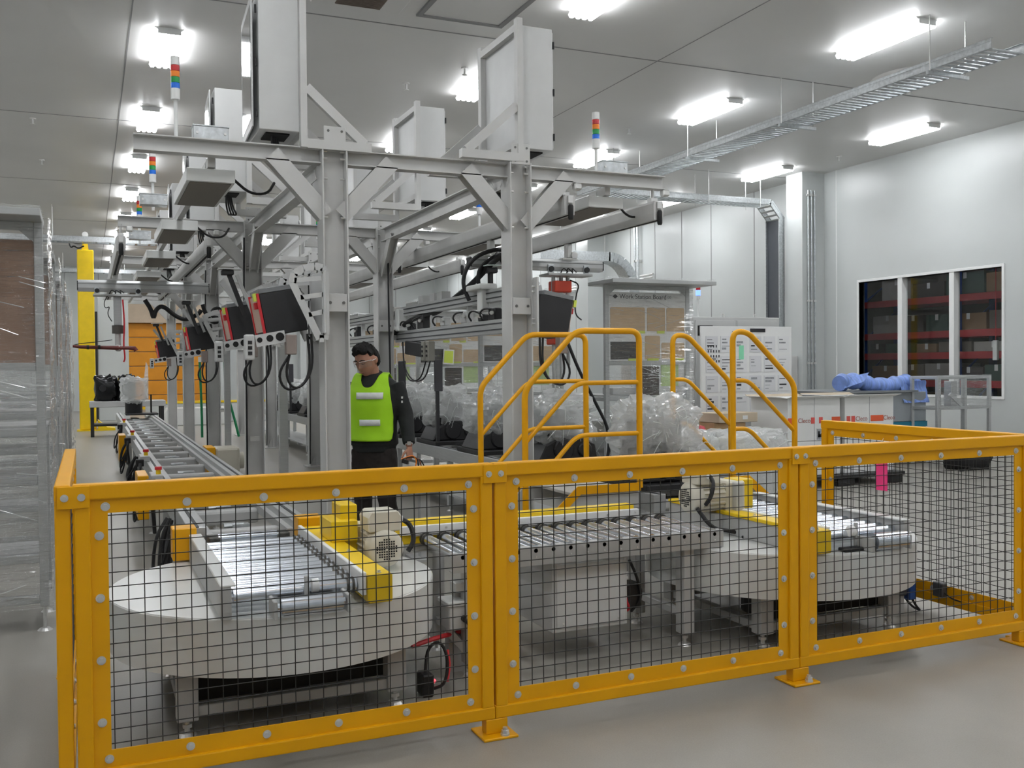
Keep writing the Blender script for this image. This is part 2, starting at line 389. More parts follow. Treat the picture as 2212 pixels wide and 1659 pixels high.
for i, (z, y, w, h) in enumerate(specs):
    mi = i % 5 if z > .1 else 1
    cn = ('grey', 'brown', 'green', 'dark', 'white')[mi]
    o = cartonmesh(16.3, 17.1, y, y+w, z, z+h, GCOL[mi])
    tag(o, '%s carton %s behind the window' % (cn, LV[z]), 'carton', 'cartons %s' % LV[z] + ' ' + cn)
for y in (13.2, 15.4):
    t = thing('batten_light', '%s strip light hanging in the store behind the window' % ('near' if y == 13.2 else 'far'), 'light', (15.4, y, HC-.9))
    G().box(15.36, 15.44, y-.6, y+.6, HC-.95, HC-.9).build('lamp_tube', emat('store_tube', (240, 244, 255), 13), t)
    G().box(15.3, 15.5, y-.62, y+.62, HC-.9, HC-.85).build('housing', PAP, t)
    g = G(); g.cyl((15.4, y-.5, HC-.85), (15.4, y-.5, HC-.6), .006, 5); g.cyl((15.4, y+.5, HC-.85), (15.4, y+.5, HC-.6), .006, 5); each(g, 'hanger', STL, t)
# two pull cords with handset behind the glass
for i, y in enumerate((14.65, 12.5)):
    t = thing('hanging_pendant', 'white pendant handset hanging behind the %s window pane' % ('left' if i == 0 else 'right'), 'pendant', (15, y, 1.7))
    G().box(14.97, 15.03, y-.05, y+.05, 1.62, 1.98).build('handset', PAP, t, .01); G().cyl((15, y, 1.98), (15, y, HC-.6), .006, 5).build('cord', RED, t)

# ================================================================== CEILING FITTINGS
def make_light():
    t = at0('ceiling_light', 'l', 'ceiling light', 'fluorescent lights on the ceiling')
    G().prism([(-.17, 0), (.17, 0), (.13, -.03), (-.13, -.03)], -.66, .66, 'y').build('housing', PAP, t)
    pts = []
    g = G()
    for x in (-.12, -.04, .04, .12): g.tube([(x, -.66, -.062), (x, 0, -.062), (x, .66, -.062)], .036, 6)
    each(g, 'lamp_tube', TUBE, t)
    g = G()
    for y in (-.665, .665): g.box(-.13, .13, y-.008, y+.008, -.075, -.025)
    each(g, 'end_cap', PAP, t)
    return t
L0 = make_light(); first = True
LX = (-3.12, .93, 5.13, 8.95, 12.97); LY = [-1.8, 1.8, 5.43, 9.05, 12.67, 16.35, 19.95, 23.5, 27.1, 30.6, 34.2, 37.8]  # leftmost row and foremost lamps are unseen, added to light left and front
xn = ('unseen added row by the left wall', 'row over the left conveyor', 'row over the gantry middle', 'row above the cable tray', 'row nearest the right wall')
on = ('unseen added foremost', 'first', 'second', 'third', 'fourth', 'fifth', 'sixth', 'seventh', 'eighth', 'ninth', 'tenth', 'eleventh')
for i, x in enumerate(LX):
    for j, y in enumerate(LY):
        lb = 'bright ceiling light, %s in the %s' % (on[j], xn[i])
        if first: place(L0, (x, y, HC)); L0['label'] = lb; first = False
        else: dup(L0, (x, y, HC), 0, lb)
# sprinklers
def spr(x, y, lb):
    t = thing('sprinkler_head', lb, 'sprinkler', (x, y, HC), 0, 'ceiling sprinkler heads')
    g = G(); g.cyl((x, y, HC), (x, y, HC-.015), .05, 12); g.build('escutcheon', STL, t)
    g = G(); g.cyl((x, y, HC-.015), (x, y, HC-.09), .014, 8); g.cyl((x, y, HC-.09), (x, y, HC-.098), .035, 10); g.build('deflector', STL, t)
SP = [(-.75, 17.1, 'left of the first light row, nearer'), (-.75, 20.4, 'left of the first light row, farther'), (4.66, 12.13, 'beside the right gantry cabinet, near'), (4.83, 18.1, 'beside the rear right cabinet'),
      (8.4, 14.2, 'between the tray and the right cabinet'), (11.0, 10.6, 'right of the cable tray, nearest'), (11.05, 14.3, 'right of the cable tray, second'), (13.4, 9.9, 'near the right wall, nearest'), (13.3, 14.6, 'near the right wall above the window'), (4.15, 13.1, 'left of the right gantry cabinet')]
for x, y, lb in SP: spr(x, y, 'small ceiling sprinkler head ' + lb)
# air conditioning cassette and hatches
t = thing('ceiling_cassette', 'air conditioner cassette at the top edge left of centre', 'air conditioner', (2.75, 9.9, HC))
G().box(2.25, 3.25, 9.4, 10.5, HC-.035, HC).build('panel', CEI, t, .01)
g = G()
for k in range(20): g.box(2.5, 3.0, 9.72+k*.035, 9.735+k*.035, HC-.05, HC-.03)
g.build('grille', mat('grille_brown', (120, 108, 98), .7), t)
t = thing('ceiling_hatch', 'square recessed access hatch in the ceiling right of the cassette', 'hatch', (4.0, 10.0, HC))
g = G(); g.box(3.45, 4.5, 9.3, 9.36, HC-.025, HC); g.box(3.45, 4.5, 10.44, 10.5, HC-.025, HC); g.box(3.45, 3.51, 9.36, 10.44, HC-.025, HC); g.box(4.44, 4.5, 9.36, 10.44, HC-.025, HC); each(g, 'hatch_frame', SEA, t)
G().box(3.51, 4.44, 9.36, 10.44, HC-.012, HC).build('hatch_panel', CEI, t)
t = thing('round_cassette', 'round ceiling air conditioner panel behind the cable tray', 'air conditioner', (10.7, 10.2, HC))
G().cyl((10.7, 10.2, HC-.001), (10.7, 10.2, HC-.04), .62, 40, .55).build('panel', CEI, t)
G().cyl((10.7, 10.2, HC-.04), (10.7, 10.2, HC-.05), .33, 32).build('grille', mat('grille_grey', (165, 166, 166), .6), t)
# cable trays
def ladder_tray(g, g2, a, b, w, h, up, rung=.1):
    """channel rails + perforated rungs from a to b"""
    a, b = Vector(a), Vector(b); d = (b-a).normalized(); up = Vector(up); x = d.cross(up).normalized()
    for s_ in (-1, 1):
        o = x*s_*w/2; g.bar(a+o, b+o, .004, h, up)
        for k in (-1, 1): g.bar(a+o+up*k*(h/2)-x*s_*.012, b+o+up*k*(h/2)-x*s_*.012, .028, .005, up)
        g.bar(a+o*1.01+up*.25*h, b+o*1.01+up*.25*h, .008, .012, up)
    L = (b-a).length; n = int(L/rung)
    for i in range(n):
        p = a + d*(i+.5)*L/n - up*h*.42
        g2.bar(p-x*w/2, p+x*w/2, .045, .012, up)
t = thing('cable_tray', 'long galvanised cable tray hanging along the room on rods', 'cable tray', (9.2, 12, 5.0))
g = G(); g2 = G(); ladder_tray(g, g2, (9.18, 7.5, 5.02), (9.18, 17.1, 5.02), .5, .11, (0,0,1)); each(g, 'side_rail', GAL, t, k=4); g2.build('rung', GAL, t)
for y in (8.3, 10.9, 13.2, 15.6):
    g = G()
    for x in (8.9, 9.46): g.cyl((x, y, 4.9), (x, y, HC), .007, 6)
    each(g, 'hanger_rod', STL, t); G().box(8.86, 9.5, y-.02, y+.02, 4.9, 4.94).build('support_bracket', GAL, t)
t = thing('cable_tray', 'galvanised cable tray crossing to the wall and turning down it', 'cable tray', (11.5, 16.9, 5.0))
g = G(); g2 = G(); ladder_tray(g, g2, (9.5, 16.85, 5.02), (13.3, 16.85, 5.02), .45, .11, (0,0,1))
ladder_tray(g, g2, (13.3, 16.85, 5.02), (13.62, 16.85, 4.66), .45, .11, (.7,0,.7)); 
each(g, 'side_rail', GAL, t, k=4); g2.build('rung', GAL, t)
for x in (10.3, 11.7, 13.0):
    g = G()
    for y in (16.6, 17.1): g.cyl((x, y, 4.9), (x, y, HC), .007, 6)
    each(g, 'hanger_rod', STL, t)
# vertical run in front of the pilaster
g = G(); g.box(13.55, 13.565, 16.63, 17.07, .9, 4.68); g.build('tray_back', mat('tray_dark', (78, 82, 88), .5, .3), t)
g = G(); g.box(13.5, 13.645, 16.62, 16.635, .9, 4.68); g.box(13.5, 13.645, 17.06, 17.075, .9, 4.68); each(g, 'tray_side', GAL, t)
# conduits on the near face of the pilaster
for x in (13.78, 13.86, 13.95):
    t = thing('conduit_pipe', 'thin steel conduit on the pilaster, %s' % {13.78: 'leftmost of three', 13.86: 'middle of three', 13.95: 'rightmost of three'}[x], 'pipe', (x, 16.04, .4), 0, 'conduits on the pilaster')
    G().cyl((x, 16.035, .4), (x, 16.035, 5.2), .016, 8).build('pipe', GAL, t, 0, True)
    g = G()
    for z in (1.6, 2.9, 5.1): g.box(x-.035, x+.035, 16.02, 16.06, z-.02, z+.02)
    each(g, 'clamp', STL, t)
# second duct further back with a curved drop
t = thing('cable_duct', 'closed galvanised duct curving down the far right wall', 'duct', (13, 22.5, 3))
pts = [(-(0), 0)]
def ductpath():
    p = [(10.6, 4.45), (12.6, 4.45)]
    for k in range(1, 8):
        a = R(90-90*k/8.0); p.append((12.6+.75*math.cos(a), 3.7+.75*math.sin(a)))
    return p + [(13.35, 3.6), (13.35, 1.2)]
P_ = ductpath(); g = G()
for a, b in zip(P_, P_[1:]): g.bar((a[0], 22.6, a[1]), (b[0], 22.6, b[1]), .5, .24, (0,1,0)) if False else g.bar((a[0], 22.6, a[1]), (b[0]+(b[0]-a[0])*.02, 22.6, b[1]+(b[1]-a[1])*.02), .24, .5, (0,1,0))
g.build('duct_run', GAL, t)
g = G()
for x in (11.2, 12.5): g.cyl((x, 22.4, 4.57), (x, 22.4, HC), .007, 6)
each(g, 'hanger_rod', STL, t)
# horizontal pipes along the far wall
for i, z in enumerate((3.98, 4.06)):
    t = thing('wall_pipe', 'horizontal service pipe on the far right wall, %s one' % ('lower', 'upper')[i], 'pipe', (13.9, 24.5, z), 0, 'service pipes on the right wall')
    G().cyl((14.1, 22.6, z), (14.1, 28.5, z), .03, 8).build('pipe', STL, t, 0, True)
    g = G()
    for y in (23.3, 25.3, 27): g.box(14.05, XR, y-.02, y+.02, z-.035, z+.035)
    each(g, 'bracket', GAL, t)
for i, y in enumerate((23.4, 23.55)):
    t = thing('wall_pipe', 'vertical service pipe on the far right wall, %s one' % ('nearer', 'farther')[i], 'pipe', (14.1, y, 0), 0, 'vertical pipes on the right wall')
    G().cyl((14.1, y, .2), (14.1, y, HC), .035, 8).build('pipe', GAL, t, 0, True)
    g = G()
    for z in (1.5, 3, 4.5): g.box(14.05, XR, y-.03, y+.03, z-.03, z+.03)
    each(g, 'bracket', STL, t)
# trays crossing at the back left
for i, (y, z) in enumerate(((26.0, 4.78), (36.5, 5.0))):
    t = thing('cable_tray', '%s galvanised tray crossing behind the yellow crane pillar' % ('near', 'far')[i], 'cable tray', (0, y, z))
    g = G(); g2 = G(); ladder_tray(g, g2, (-4.5, y, z), (1.6, y, z), .4, .13, (0,0,1), .3); each(g, 'side_rail', GAL, t, k=4); g2.build('rung', GAL, t)
    g = G()
    for x in (-2.5, -.75, 1.2): g.cyl((x, y-.2, z), (x, y-.2, HC), .007, 6); g.cyl((x, y+.2, z), (x, y+.2, HC), .007, 6)
    each(g, 'hanger_rod', STL, t)
# ================================================================== YELLOW MESH FENCE
def hexbolt(g, p, d, r=.013):
    p = Vector(p); d = Vector(d); g.cyl(p, p+d*.003, r*1.25, 14); g.cyl(p+d*.003, p+d*.011, r*.8, 6)
def bolt_obj(p, d, parent, r=.013):
    g = G(); hexbolt(g, p, d, r); return g.build('bolt', STL, parent)
def fence_panel(W, label, foot_l=True, foot_r=False, joint_l=True, joint_r=False):
    t = at0('fence_panel', label, 'fence', 'yellow wire mesh fence panels')
    ZT, ZB = 1.182, .075
    G().box(0, W, 0, .055, ZT-.058, ZT).build('top_rail', YEL, t, .006, seg=2)
    G().box(0, W, 0, .055, ZB, ZB+.055).build('bottom_rail', YEL, t, .006, seg=2)
    for x in (0.004, W-.059): G().box(x, x+.055, .001, .054, ZB+.05, ZT-.05).build('side_post', YEL, t, .006, seg=2)
    g = G(); f = .014
    x0, x1, z0, z1 = .118, W-.118, .194, 1.072
    g.box(.055, x0, f, f+.006, ZB+.05, ZT-.05); g.box(x1, W-.055, f, f+.006, ZB+.05, ZT-.05)
    g.box(x0, x1, f, f+.006, z1, ZT-.05); g.box(x0, x1, f, f+.006, ZB+.05, z0)
    g.build('flange_frame', YEL, t)
    g = G(); n = int((x1-x0)/.0555)
    for i in range(n+1):
        x = x0+.012+(x1-x0-.02)*i/n; g.cyl((x, f+.012, z0-.03), (x, f+.012, z1+.03), .0021, 6)
    k = 17
    for i in range(k):
        z = z0+.02+(z1-z0-.03)*i/(k-1); g.cyl((x0-.03, f+.008, z), (x1+.03, f+.008, z), .0021, 6)
    g.build('wire_mesh', WIR, t)
    for i in range(6):
        x = .11+(W-.22)*i/5
        bolt_obj((x, f, 1.096), (0, -1, 0), t); bolt_obj((x, f, .162), (0, -1, 0), t)
    for z in (.30, .53, .76, .99):
        bolt_obj((.088, f, z), (0, -1, 0), t); bolt_obj((W-.088, f, z), (0, -1, 0), t)
    if joint_l:
        G().box(-.05, .058, -.007, 0, ZT-.085, ZT-.004).build('joint_plate', YEL, t, .002)
        for x in (-.026, .03): bolt_obj((x, -.007, ZT-.045), (0, -1, 0), t, .011)
    if joint_r:
        G().box(W-.058, W+.0, -.007, 0, ZT-.085, ZT-.004).build('joint_plate', YEL, t, .002)
        bolt_obj((W-.03, -.007, ZT-.045), (0, -1, 0), t, .011)
    for on, x in ((foot_l, 0.0), (foot_r, W-.05)):
        if on:
            G().box(x-.045, x+.055, .0, .055, .012, ZB).build('foot_stub', YEL, t, .003)
            G().box(x-.075, x+.085, -.05, .11, 0, .012).build('base_plate', YEL, t, .003)
            g = G(); g.cyl((x+.03, -.028, .012), (x+.03, -.028, .02), .02, 12); g.cyl((x+.03, -.028, .02), (x+.03, -.028, .045), .011, 8); g.cyl((x+.03, -.028, .02), (x+.03, -.028, .034), .017, 6); g.build('anchor_bolt', STL, t)
    return t
YFN = 3.835
place(fence_panel(1.648, 'yellow mesh fence panel in front of the left turntable'), (-.062, YFN, 0))
place(fence_panel(1.648, 'yellow mesh fence panel in front of the roller conveyor, middle of the front row'), (1.588, YFN, 0))
place(fence_panel(1.648, 'yellow mesh fence panel in front of the right turntable', True, True, True, False), (3.238, YFN, 0))
place(fence_panel(1.72, 'yellow mesh fence panel running back on the right behind the pink tag', True, True, False, False), (4.895, 5.57, 0), -90)
place(fence_panel(1.78, 'yellow mesh fence panel running back on the left edge', True, True, False, False), (-.068, 3.84, 0), 90)
t = thing('hanging_tag', 'bright pink tag hanging on the right side fence panel', 'tag', (4.885, 4.95, .78))
g = G(); g.box(4.868, 4.872, 4.90, 5.0, .74, 1.06); g.build('tag_sheet', PNK, t); G().tube([(4.87, 4.95, 1.06), (4.885, 4.95, 1.09)], .002, 4).build('string', PAP, t)
t = thing('sensor_box', 'small dark sensor box on the bottom rail of the right side fence', 'sensor', (4.87, 4.45, .14))
G().box(4.84, 4.885, 4.42, 4.5, .132, .22).build('body', mat('sensor_grey', (74, 74, 76), .5), t, .005)
G().tube([(4.86, 4.42, .16), (4.85, 4.36, .14), (4.86, 4.3, .133)], .005, 5, 2).build('lead', CBL, t)
t = thing('connector_plug', 'blue and black connector with a looped lead beside the right turntable', 'connector', (4.72, 4.55, 0))
G().box(4.66, 4.74, 4.60, 4.66, .12, .24).build('body', mat('plug_grey', (60, 62, 66), .5), t, .006)
G().box(4.74, 4.80, 4.585, 4.65, .09, .22).build('plug', mat('plug_blue', (40, 80, 150), .4), t, .008)
G().tube([(4.78, 4.6, .09), (4.80, 4.58, .04), (4.85, 4.6, .012), (4.83, 4.66, .03), (4.74, 4.64, .12)], .008, 6, 2).build('lead', CBL, t)
G().box(4.69, 4.72, 4.61, 4.65, 0, .12).build('bracket', GRY, t)

# ================================================================== GEARMOTOR HELPER
def gearmotor(t, c, m=1):
    """cream squirrel-cage motor, axis along y, fan cover towards the front; c = centre"""
    x, y, z = c
    G().cyl((x, y-.02, z), (x, y+.16, z), .078, 24).build('motor_body', MTR, t, 0, True)
    g = G()
    for k in range(18):
        a = 2*math.pi*k/18
        if abs(a-math.pi/2) < .5: continue
        v = Vector((math.cos(a), 0, math.sin(a)))
        g.bar(Vector((x, y-.01, z))+v*.086, Vector((x, y+.15, z))+v*.086, .006, .02, v)
    g.build('cooling_fins', MTR, t)
    G().loft([((x, y-.09, z), .06, .06, (1,0,0), (0,0,1)), ((x, y-.085, z), .082, .082, (1,0,0), (0,0,1)), ((x, y-.07, z), .095, .095, (1,0,0), (0,0,1)), ((x, y-.01, z), .098, .098, (1,0,0), (0,0,1))], 28).build('fan_cover', MTR, t, 0, True)
    g = G()
    for i in range(-4, 5):
        for k in range(-4, 5):
            if 0.5 < math.hypot(i, k) < 4.4: g.box(x+i*.0125-.0042, x+i*.0125+.0042, y-.0915, y-.089, z+k*.0125-.0042, z+k*.0125+.0042)
    g.build('fan_grille', DRK, t)
    G().prism([(x-.085, z+.085), (x+.085, z+.085), (x+.09, z+.16), (x+.07, z+.19), (x-.07, z+.19), (x-.09, z+.16)], y-.06, y+.11, 'y').build('terminal_box', MTR, t, .006)
    G().cyl((x+m*.09, y+.02, z+.135), (x+m*.115, y+.02, z+.135), .018, 10).build('cable_gland', PAP, t)
    G().tube([(x+m*.11, y+.02, z+.135), (x+m*.16, y+.01, z+.10), (x+m*.17, y-.02, z+.02), (x+m*.13, y-.03, z-.03)], .013, 8, 2).build('cable', CBL, t)
    G().box(x-.085, x+.085, y+.16, y+.30, z-.095, z+.095).build('gearbox', MTR, t, .012)
    g = G()
    for a in (-.06, .06):
        for b in (-.06, .06): g.cyl((x+a, y+.155, z+b), (x+a, y+.17, z+b), .012, 8)
    each(g, 'gearbox_bolt', STL, t)

# ================================================================== TURNTABLES
def roller(g, p0, p1, r): 
    p0, p1 = Vector(p0), Vector(p1); d = (p1-p0).normalized(); g.cyl(p0, p1, r, 16); g.cyl(p0-d*.014, p1+d*.014, r*.4, 8)
def turntable(m, label, rad=1.0, dx=0.0):
    t = at0('turntable', label, 'turntable')
    g = G(); g.loft([((0,0,.30), .775*rad, .775*rad), ((0,0,.545), .78*rad, .78*rad), ((0,0,.55), .775*rad, .775*rad)], 72, False); g.build('drum_skirt', WHT, t, 0, True)
    G().cyl((0,0,.540), (0,0,.551), .776*rad, 72).build('top_disc', WHT, t)
    G().cyl((0,0,.05), (0,0,.54), .22, 32).build('pivot', mat('pivot_dark', (70, 70, 70), .6), t)
    # base frame
    for x in (-.47, .47):
        for y in (-.46, .46):
            G().box(x-.045, x+.045, y-.045, y+.045, .07, .31).build('leg', GRY, t, .004)
            g = G(); g.cyl((x, y, .012), (x, y, .075), .012, 8); g.cyl((x, y, .034), (x, y, .05), .022, 6); g.cyl((x, y, 0), (x, y, .013), .042, 16, .03); g.build('levelling_foot', STL, t)
    for y in (-.46, .46):
        G().box(-.425, .425, y-.03, y+.03, .085, .13).build('base_beam', GRY, t, .003); G().box(-.425, .425, y-.03, y+.03, .265, .31).build('base_beam', GRY, t, .003)
    for x in (-.47, .47):
        G().box(x-.03, x+.03, -.415, .415, .085, .13).build('base_beam', GRY, t, .003); G().box(x-.03, x+.03, -.415, .415, .265, .31).build('base_beam', GRY, t, .003)
    G().box(-.425, .425, -.42, -.41, .13, .265).build('opening_shade', DRK, t)  # dark sheet standing in for the shade inside the open base
    # deck
    s_ = m
    xa, xb = (-.355*s_, -.31*s_)
    g = G(); g.box(xa, xb, -.74, .62, .552, .69); g.build('side_plate', GRY, t, .004)
    G().box(xa-.0*s_, xb+.018*s_, -.74, .62, .69, .70).build('side_cap', WHT, t, .003)
    for i in range(14):
        y = -.66+i*.092; g = G(); roller(g, (-.295*s_, y, .632), (.235*s_, y, .632), .03); g.build('roller', ROL, t, 0, True)
        g = G(); g.cyl((.19*s_, y, .632), (.2*s_, y, .632), .036, 14); g.cyl((.215*s_, y, .632), (.225*s_, y, .632), .036, 14); g.build('sprocket', mat('oily_steel', (86, 84, 80), .4, .8, .3, 30), t, 0, True)
    G().box(.24*s_, .262*s_, -.75, .66, .60, .70).build('guide_strip', PAP, t, .003)
    if m > 0:
        G().box(.264*s_, .375*s_, -.77, .66, .565, .69).build('chain_guard', YLM, t, .006)
        G().box(.30*s_, .44*s_, .08, .36, .69, .80).build('drive_guard', YLM, t, .005); G().box(.36*s_, .45*s_, .13, .33, .56, .875).build('drive_guard', YLM, t, .005)
        mp = (.535*s_, -.04, .672); G().box(.47*s_, .60*s_, .1, .3, .551, .585).build('motor_base', GRY, t)
    else:
        G().box(.264*s_, .365*s_, -.70, .66, .552, .67).build('guard_plate', GRY, t, .004); G().box(.262*s_, .375*s_, -.70, .66, .67, .692).build('guard_cap', YLM, t, .004)
        G().box(.262*s_, .385*s_, -.79, -.70, .565, .692).build('chain_guard', YLM, t, .006)
        G().prism([(.06, .692), (.34, .692), (.34, .82), (.20, .875), (.06, .875)], -.25, -.13, 'x').build('drive_guard', YLM, t, .005)
        G().box(-.30, -.25, .0, .26, .56, .865).build('motor_plate', GRY, t, .006); mp = (-.50, .13, .775)
        G().box(-.42, -.30, .06, .2, .551, .67).build('motor_base', GRY, t)
        G().tube([(-.56, .05, .72), (-.5, -.02, .60), (-.4, -.05, .585), (-.33, -.08, .57), (-.36, -.15, .556)], .013, 8, 2).build('cable', CBL, t)
    for y in (-.74, -.2, .4): bolt_obj((.32*s_, y, .692), (0, 0, 1), t, .009)
    e = bpy.data.objects.new('gear_motor', None); C.objects.link(e); e.parent = t; e.location = mp; WOFF[e.name] = Vector()
    if m < 0: e.rotation_euler = (0, 0, R(-90))
    gearmotor(e, (0, 0, 0), 1)
    # short idler at the open end
    ri = .036 if m > 0 else .048
    g = G(); roller(g, (-.12*s_, -.80, .60), (.14*s_, -.80, .60), ri) if m > 0 else roller(g, (.02, -.80, .605), (.25, -.80, .605), ri); g.build('idler_roller', ROL, t, 0, True)
    for x in ((-.145, .165) if m > 0 else (-.27, .0)): 
        G().box((x-.008)*s_, (x+.008)*s_, -.83, -.70, .552, .63).build('idler_bracket', GRY, t, .003)
    G().box(-.10*s_, .14*s_, -.76, -.70, .552, .572).build('stop_block', BLK, t, .004)
    g = G(); g.cyl((.03*s_, -.70, .655), (.06*s_, -.70, .655), .03, 12); g.build('stop_wheel', PAP, t, 0, True)
    G().box(.0*s_, .02*s_, -.71, -.69, .57, .70).build('stop_arm', GRY, t, .003)
    # end roller near the line conveyor
    g = G(); roller(g, (-.2*s_, .66, .66), (.12*s_, .66, .66), .024); g.build('idler_roller', ROL, t, 0, True)
    for x in (-.22, .16): G().box((x-.03)*s_, (x+.03)*s_, .63, .74, .552, .67).build('idler_bracket', mat('oily_steel', (86, 84, 80), .4, .8, .3, 30), t, .004)
    return t
place(turntable(1, 'round white turntable with roller deck at front left'), (.84, 4.88, 0))
place(turntable(-1, 'round white turntable with roller deck at front right', 1.05), (3.95, 4.90, 0))

# ================================================================== ROLLER CONVEYOR BETWEEN THE TURNTABLES
t = thing('roller_conveyor', 'short roller conveyor with yellow guard joining the two turntables', 'conveyor', (2.45, 4.88, 0))
def cchan(g, x0, x1, y, z0, z1, s_): g.box(x0, x1, y-.004, y+.004, z0, z1); g.box(x0, x1, y, y+s_*.05, z1-.006, z1); g.box(x0, x1, y, y+s_*.05, z0, z0+.006)
g = G(); cchan(g, 1.665, 3.31, 4.575, .555, .652, 1); g.build('side_channel', GRY, t)
g = G(); cchan(g, 1.665, 3.31, 5.235, .555, .652, -1); g.build('side_channel', GRY, t)
g = G()
for i in range(16): g.cyl((1.72+i*.102, 4.571, .60), (1.72+i*.102, 4.568, .60), .005, 8)
each(g, 'axle_end', STL, t)
for i in range(16):
    g = G(); roller(g, (1.72+i*.102, 4.585, .632), (1.72+i*.102, 5.17, .632), .03); g.build('roller', ROL, t, 0, True)
    g = G(); x = 1.72+i*.102; g.cyl((x, 5.12, .632), (x, 5.135, .632), .037, 16); g.cyl((x, 5.15, .632), (x, 5.165, .632), .037, 16); g.build('sprocket', mat('oily_steel', (86, 84, 80), .4, .8, .3, 30), t, 0, True)
G().box(1.58, 3.12, 5.18, 5.205, .655, .705).build('guide_strip', PAP, t, .003)
g = G(); g.box(1.58, 3.10, 5.206, 5.30, .60, .73); g.build('chain_guard', YLM, t, .005)
for x in (1.66, 1.85, 2.02, 2.3, 2.6, 2.9, 3.09): bolt_obj((x, 5.18, .685), (0, -1, 0), t, .006)
for x in (1.78, 3.09):
    for y in (4.64, 5.17):
        G().box(x-.035, x+.035, y-.05, y+.04, .07, .555).build('leg', GRY, t, .004)
        g = G(); g.cyl((x, y, .012), (x, y, .08), .01, 8); g.cyl((x, y, .04), (x, y, .055), .02, 6); g.cyl((x, y, 0), (x, y, .013), .04, 16, .03); g.build('levelling_foot', STL, t)
    G().box(x-.02, x+.02, 4.69, 5.12, .16, .2).build('cross_tie', GRY, t, .003)
g = G(); g.box(2.25, 2.71, 4.63, 5.12, .165, .545); o = g.build('control_box', CAB, t, .006)
g = G(); g.box(2.27, 2.69, 4.622, 4.63, .185, .535); g.build('control_box_door', CAB, t, .004)
for x, z in ((2.31, .21), (2.65, .21)): bolt_obj((x, 4.622, z), (0, -1, 0), t, .006)
g = G()
for k in range(7):
    x = 2.76+random.uniform(-.03, .1); y = 4.72+k*.05
    g.tube([(x, y, .5), (x+random.uniform(-.04, .06), y, .4), (x+random.uniform(-.06, .08), y-.02, .28), (x+.02, y+.02, .2)], .008, 6, 2)
g.build('cable_bundle', CBL, t)
G().tube([(2.735, 4.70, .53), (2.73, 4.70, .40), (2.75, 4.72, .28), (2.78, 4.72, .22), (2.75, 4.75, .20), (2.72, 4.76, .24)], .008, 7, 2).build('red_hose', RED, t)
G().box(2.74, 2.86, 4.72, 4.84, .22, .36).build('valve_block', BLK, t, .01)
t = thing('junction_box', 'white junction box on a bracket beside the left turntable', 'junction box', (1.72, 4.62, .0))
G().box(1.66, 1.84, 4.62, 4.76, .25, .375).build('box_body', CAB, t, .006); G().box(1.65, 1.85, 4.61, 4.77, .375, .40).build('lid', WHT, t, .005)
G().cyl((1.74, 4.62, .31), (1.74, 4.595, .31), .017, 10).build('cable_gland', BLK, t)
G().tube([(1.74, 4.6, .31), (1.76, 4.56, .27), (1.79, 4.55, .2), (1.84, 4.58, .18)], .009, 7, 2).build('cable', CBL, t)
G().box(1.70, 1.80, 4.74, 4.80, 0, .25).build('bracket', GRY, t); g = G(); g.bar((1.68, 4.7, .24), (1.86, 4.62, .02), .04, .04); g.build('brace', GRY, t)
G().box(1.70, 1.76, 4.63, 4.72, .44, .49).build('upper_box', CAB, t, .004)
G().box(1.72, 1.76, 4.70, 4.74, .39, .45).build('stem', GRY, t)
t = thing('air_valve', 'black valve with looped red and black hose beside the left turntable base', 'valve', (1.5, 4.5, 0))
G().box(1.45, 1.51, 4.42, 4.52, 0, .11).build('valve_body', BLK, t, .008)
G().tube([(1.48, 4.47, .11), (1.5, 4.5, .22), (1.57, 4.5, .25), (1.6, 4.47, .16), (1.57, 4.43, .05), (1.51, 4.45, .03)], .008, 7, 2).build('hose', CBL, t)
G().tube([(1.6, 4.49, .2), (1.605, 4.47, .13), (1.58, 4.44, .06)], .0095, 7, 2).build('hose_sleeve', RED, t)
G().cyl((1.515, 4.45, .07), (1.515, 4.44, .07), .01, 10).build('indicator', emat('red_led', (255, 30, 60), 2), t)
t = thing('floor_hose', 'dark red hose running along the floor to the conveyor', 'hose', (1.8, 4.7, 0))
G().tube([(1.46, 4.62, .20), (1.6, 4.66, .215), (1.75, 4.7, .22), (1.95, 4.9, .18), (2.1, 5.1, .1)], .012, 7, 2).build('hose', RED, t)

# ================================================================== LINE CONVEYORS (depth direction)
def line_conveyor(t, xc, y0, y1, zt, half=.345, step=.84):
    for s_ in (-1, 1):
        x0, x1 = xc+s_*half, xc+s_*(half-.1)
        G().box(x0, x1, y0, y1, zt-.13, zt).build('side_rail', ALU, t, .003)
        xm = xc+s_*(half-.05); G().box(xm-.009, xm+.009, y0, y1, zt+.0, zt+.004).build('chain_slot', ALD, t)
        G().box(x1, xc+s_*(half-.135), y0, y1, zt-.10, zt-.045).build('inner_ledge', GRY, t)
    n = int((y1-y0)/step)
    for i in range(n):
        y = y0+.3+i*step
        G().box(xc-half+.13, xc+half-.13, y-.05, y+.05, zt-.17, zt-.07).build('cross_member', GRY, t, .02, seg=2)
        g = G(); g.box(xc-.05, xc+.05, y+.08, y+.16, zt-.16, zt-.06); g.cyl((xc-.1, y+.12, zt-.07), (xc+.02, y+.12, zt-.07), .018, 8); g.build('stop_cylinder', GAL, t)
    for y in [y0+.5+k*1.9 for k in range(int((y1-y0)/1.9)+1)]:
        for s_ in (-1, 1):
            x = xc+s_*(half-.05); G().box(x-.03, x+.03, y-.03, y+.03, .06, zt-.13).build('leg', ALU, t, .003)
            g = G(); g.cyl((x, y, 0), (x, y, .012), .04, 12, .03); g.cyl((x, y, .012), (x, y, .07), .009, 6); g.build('levelling_foot', STL, t)
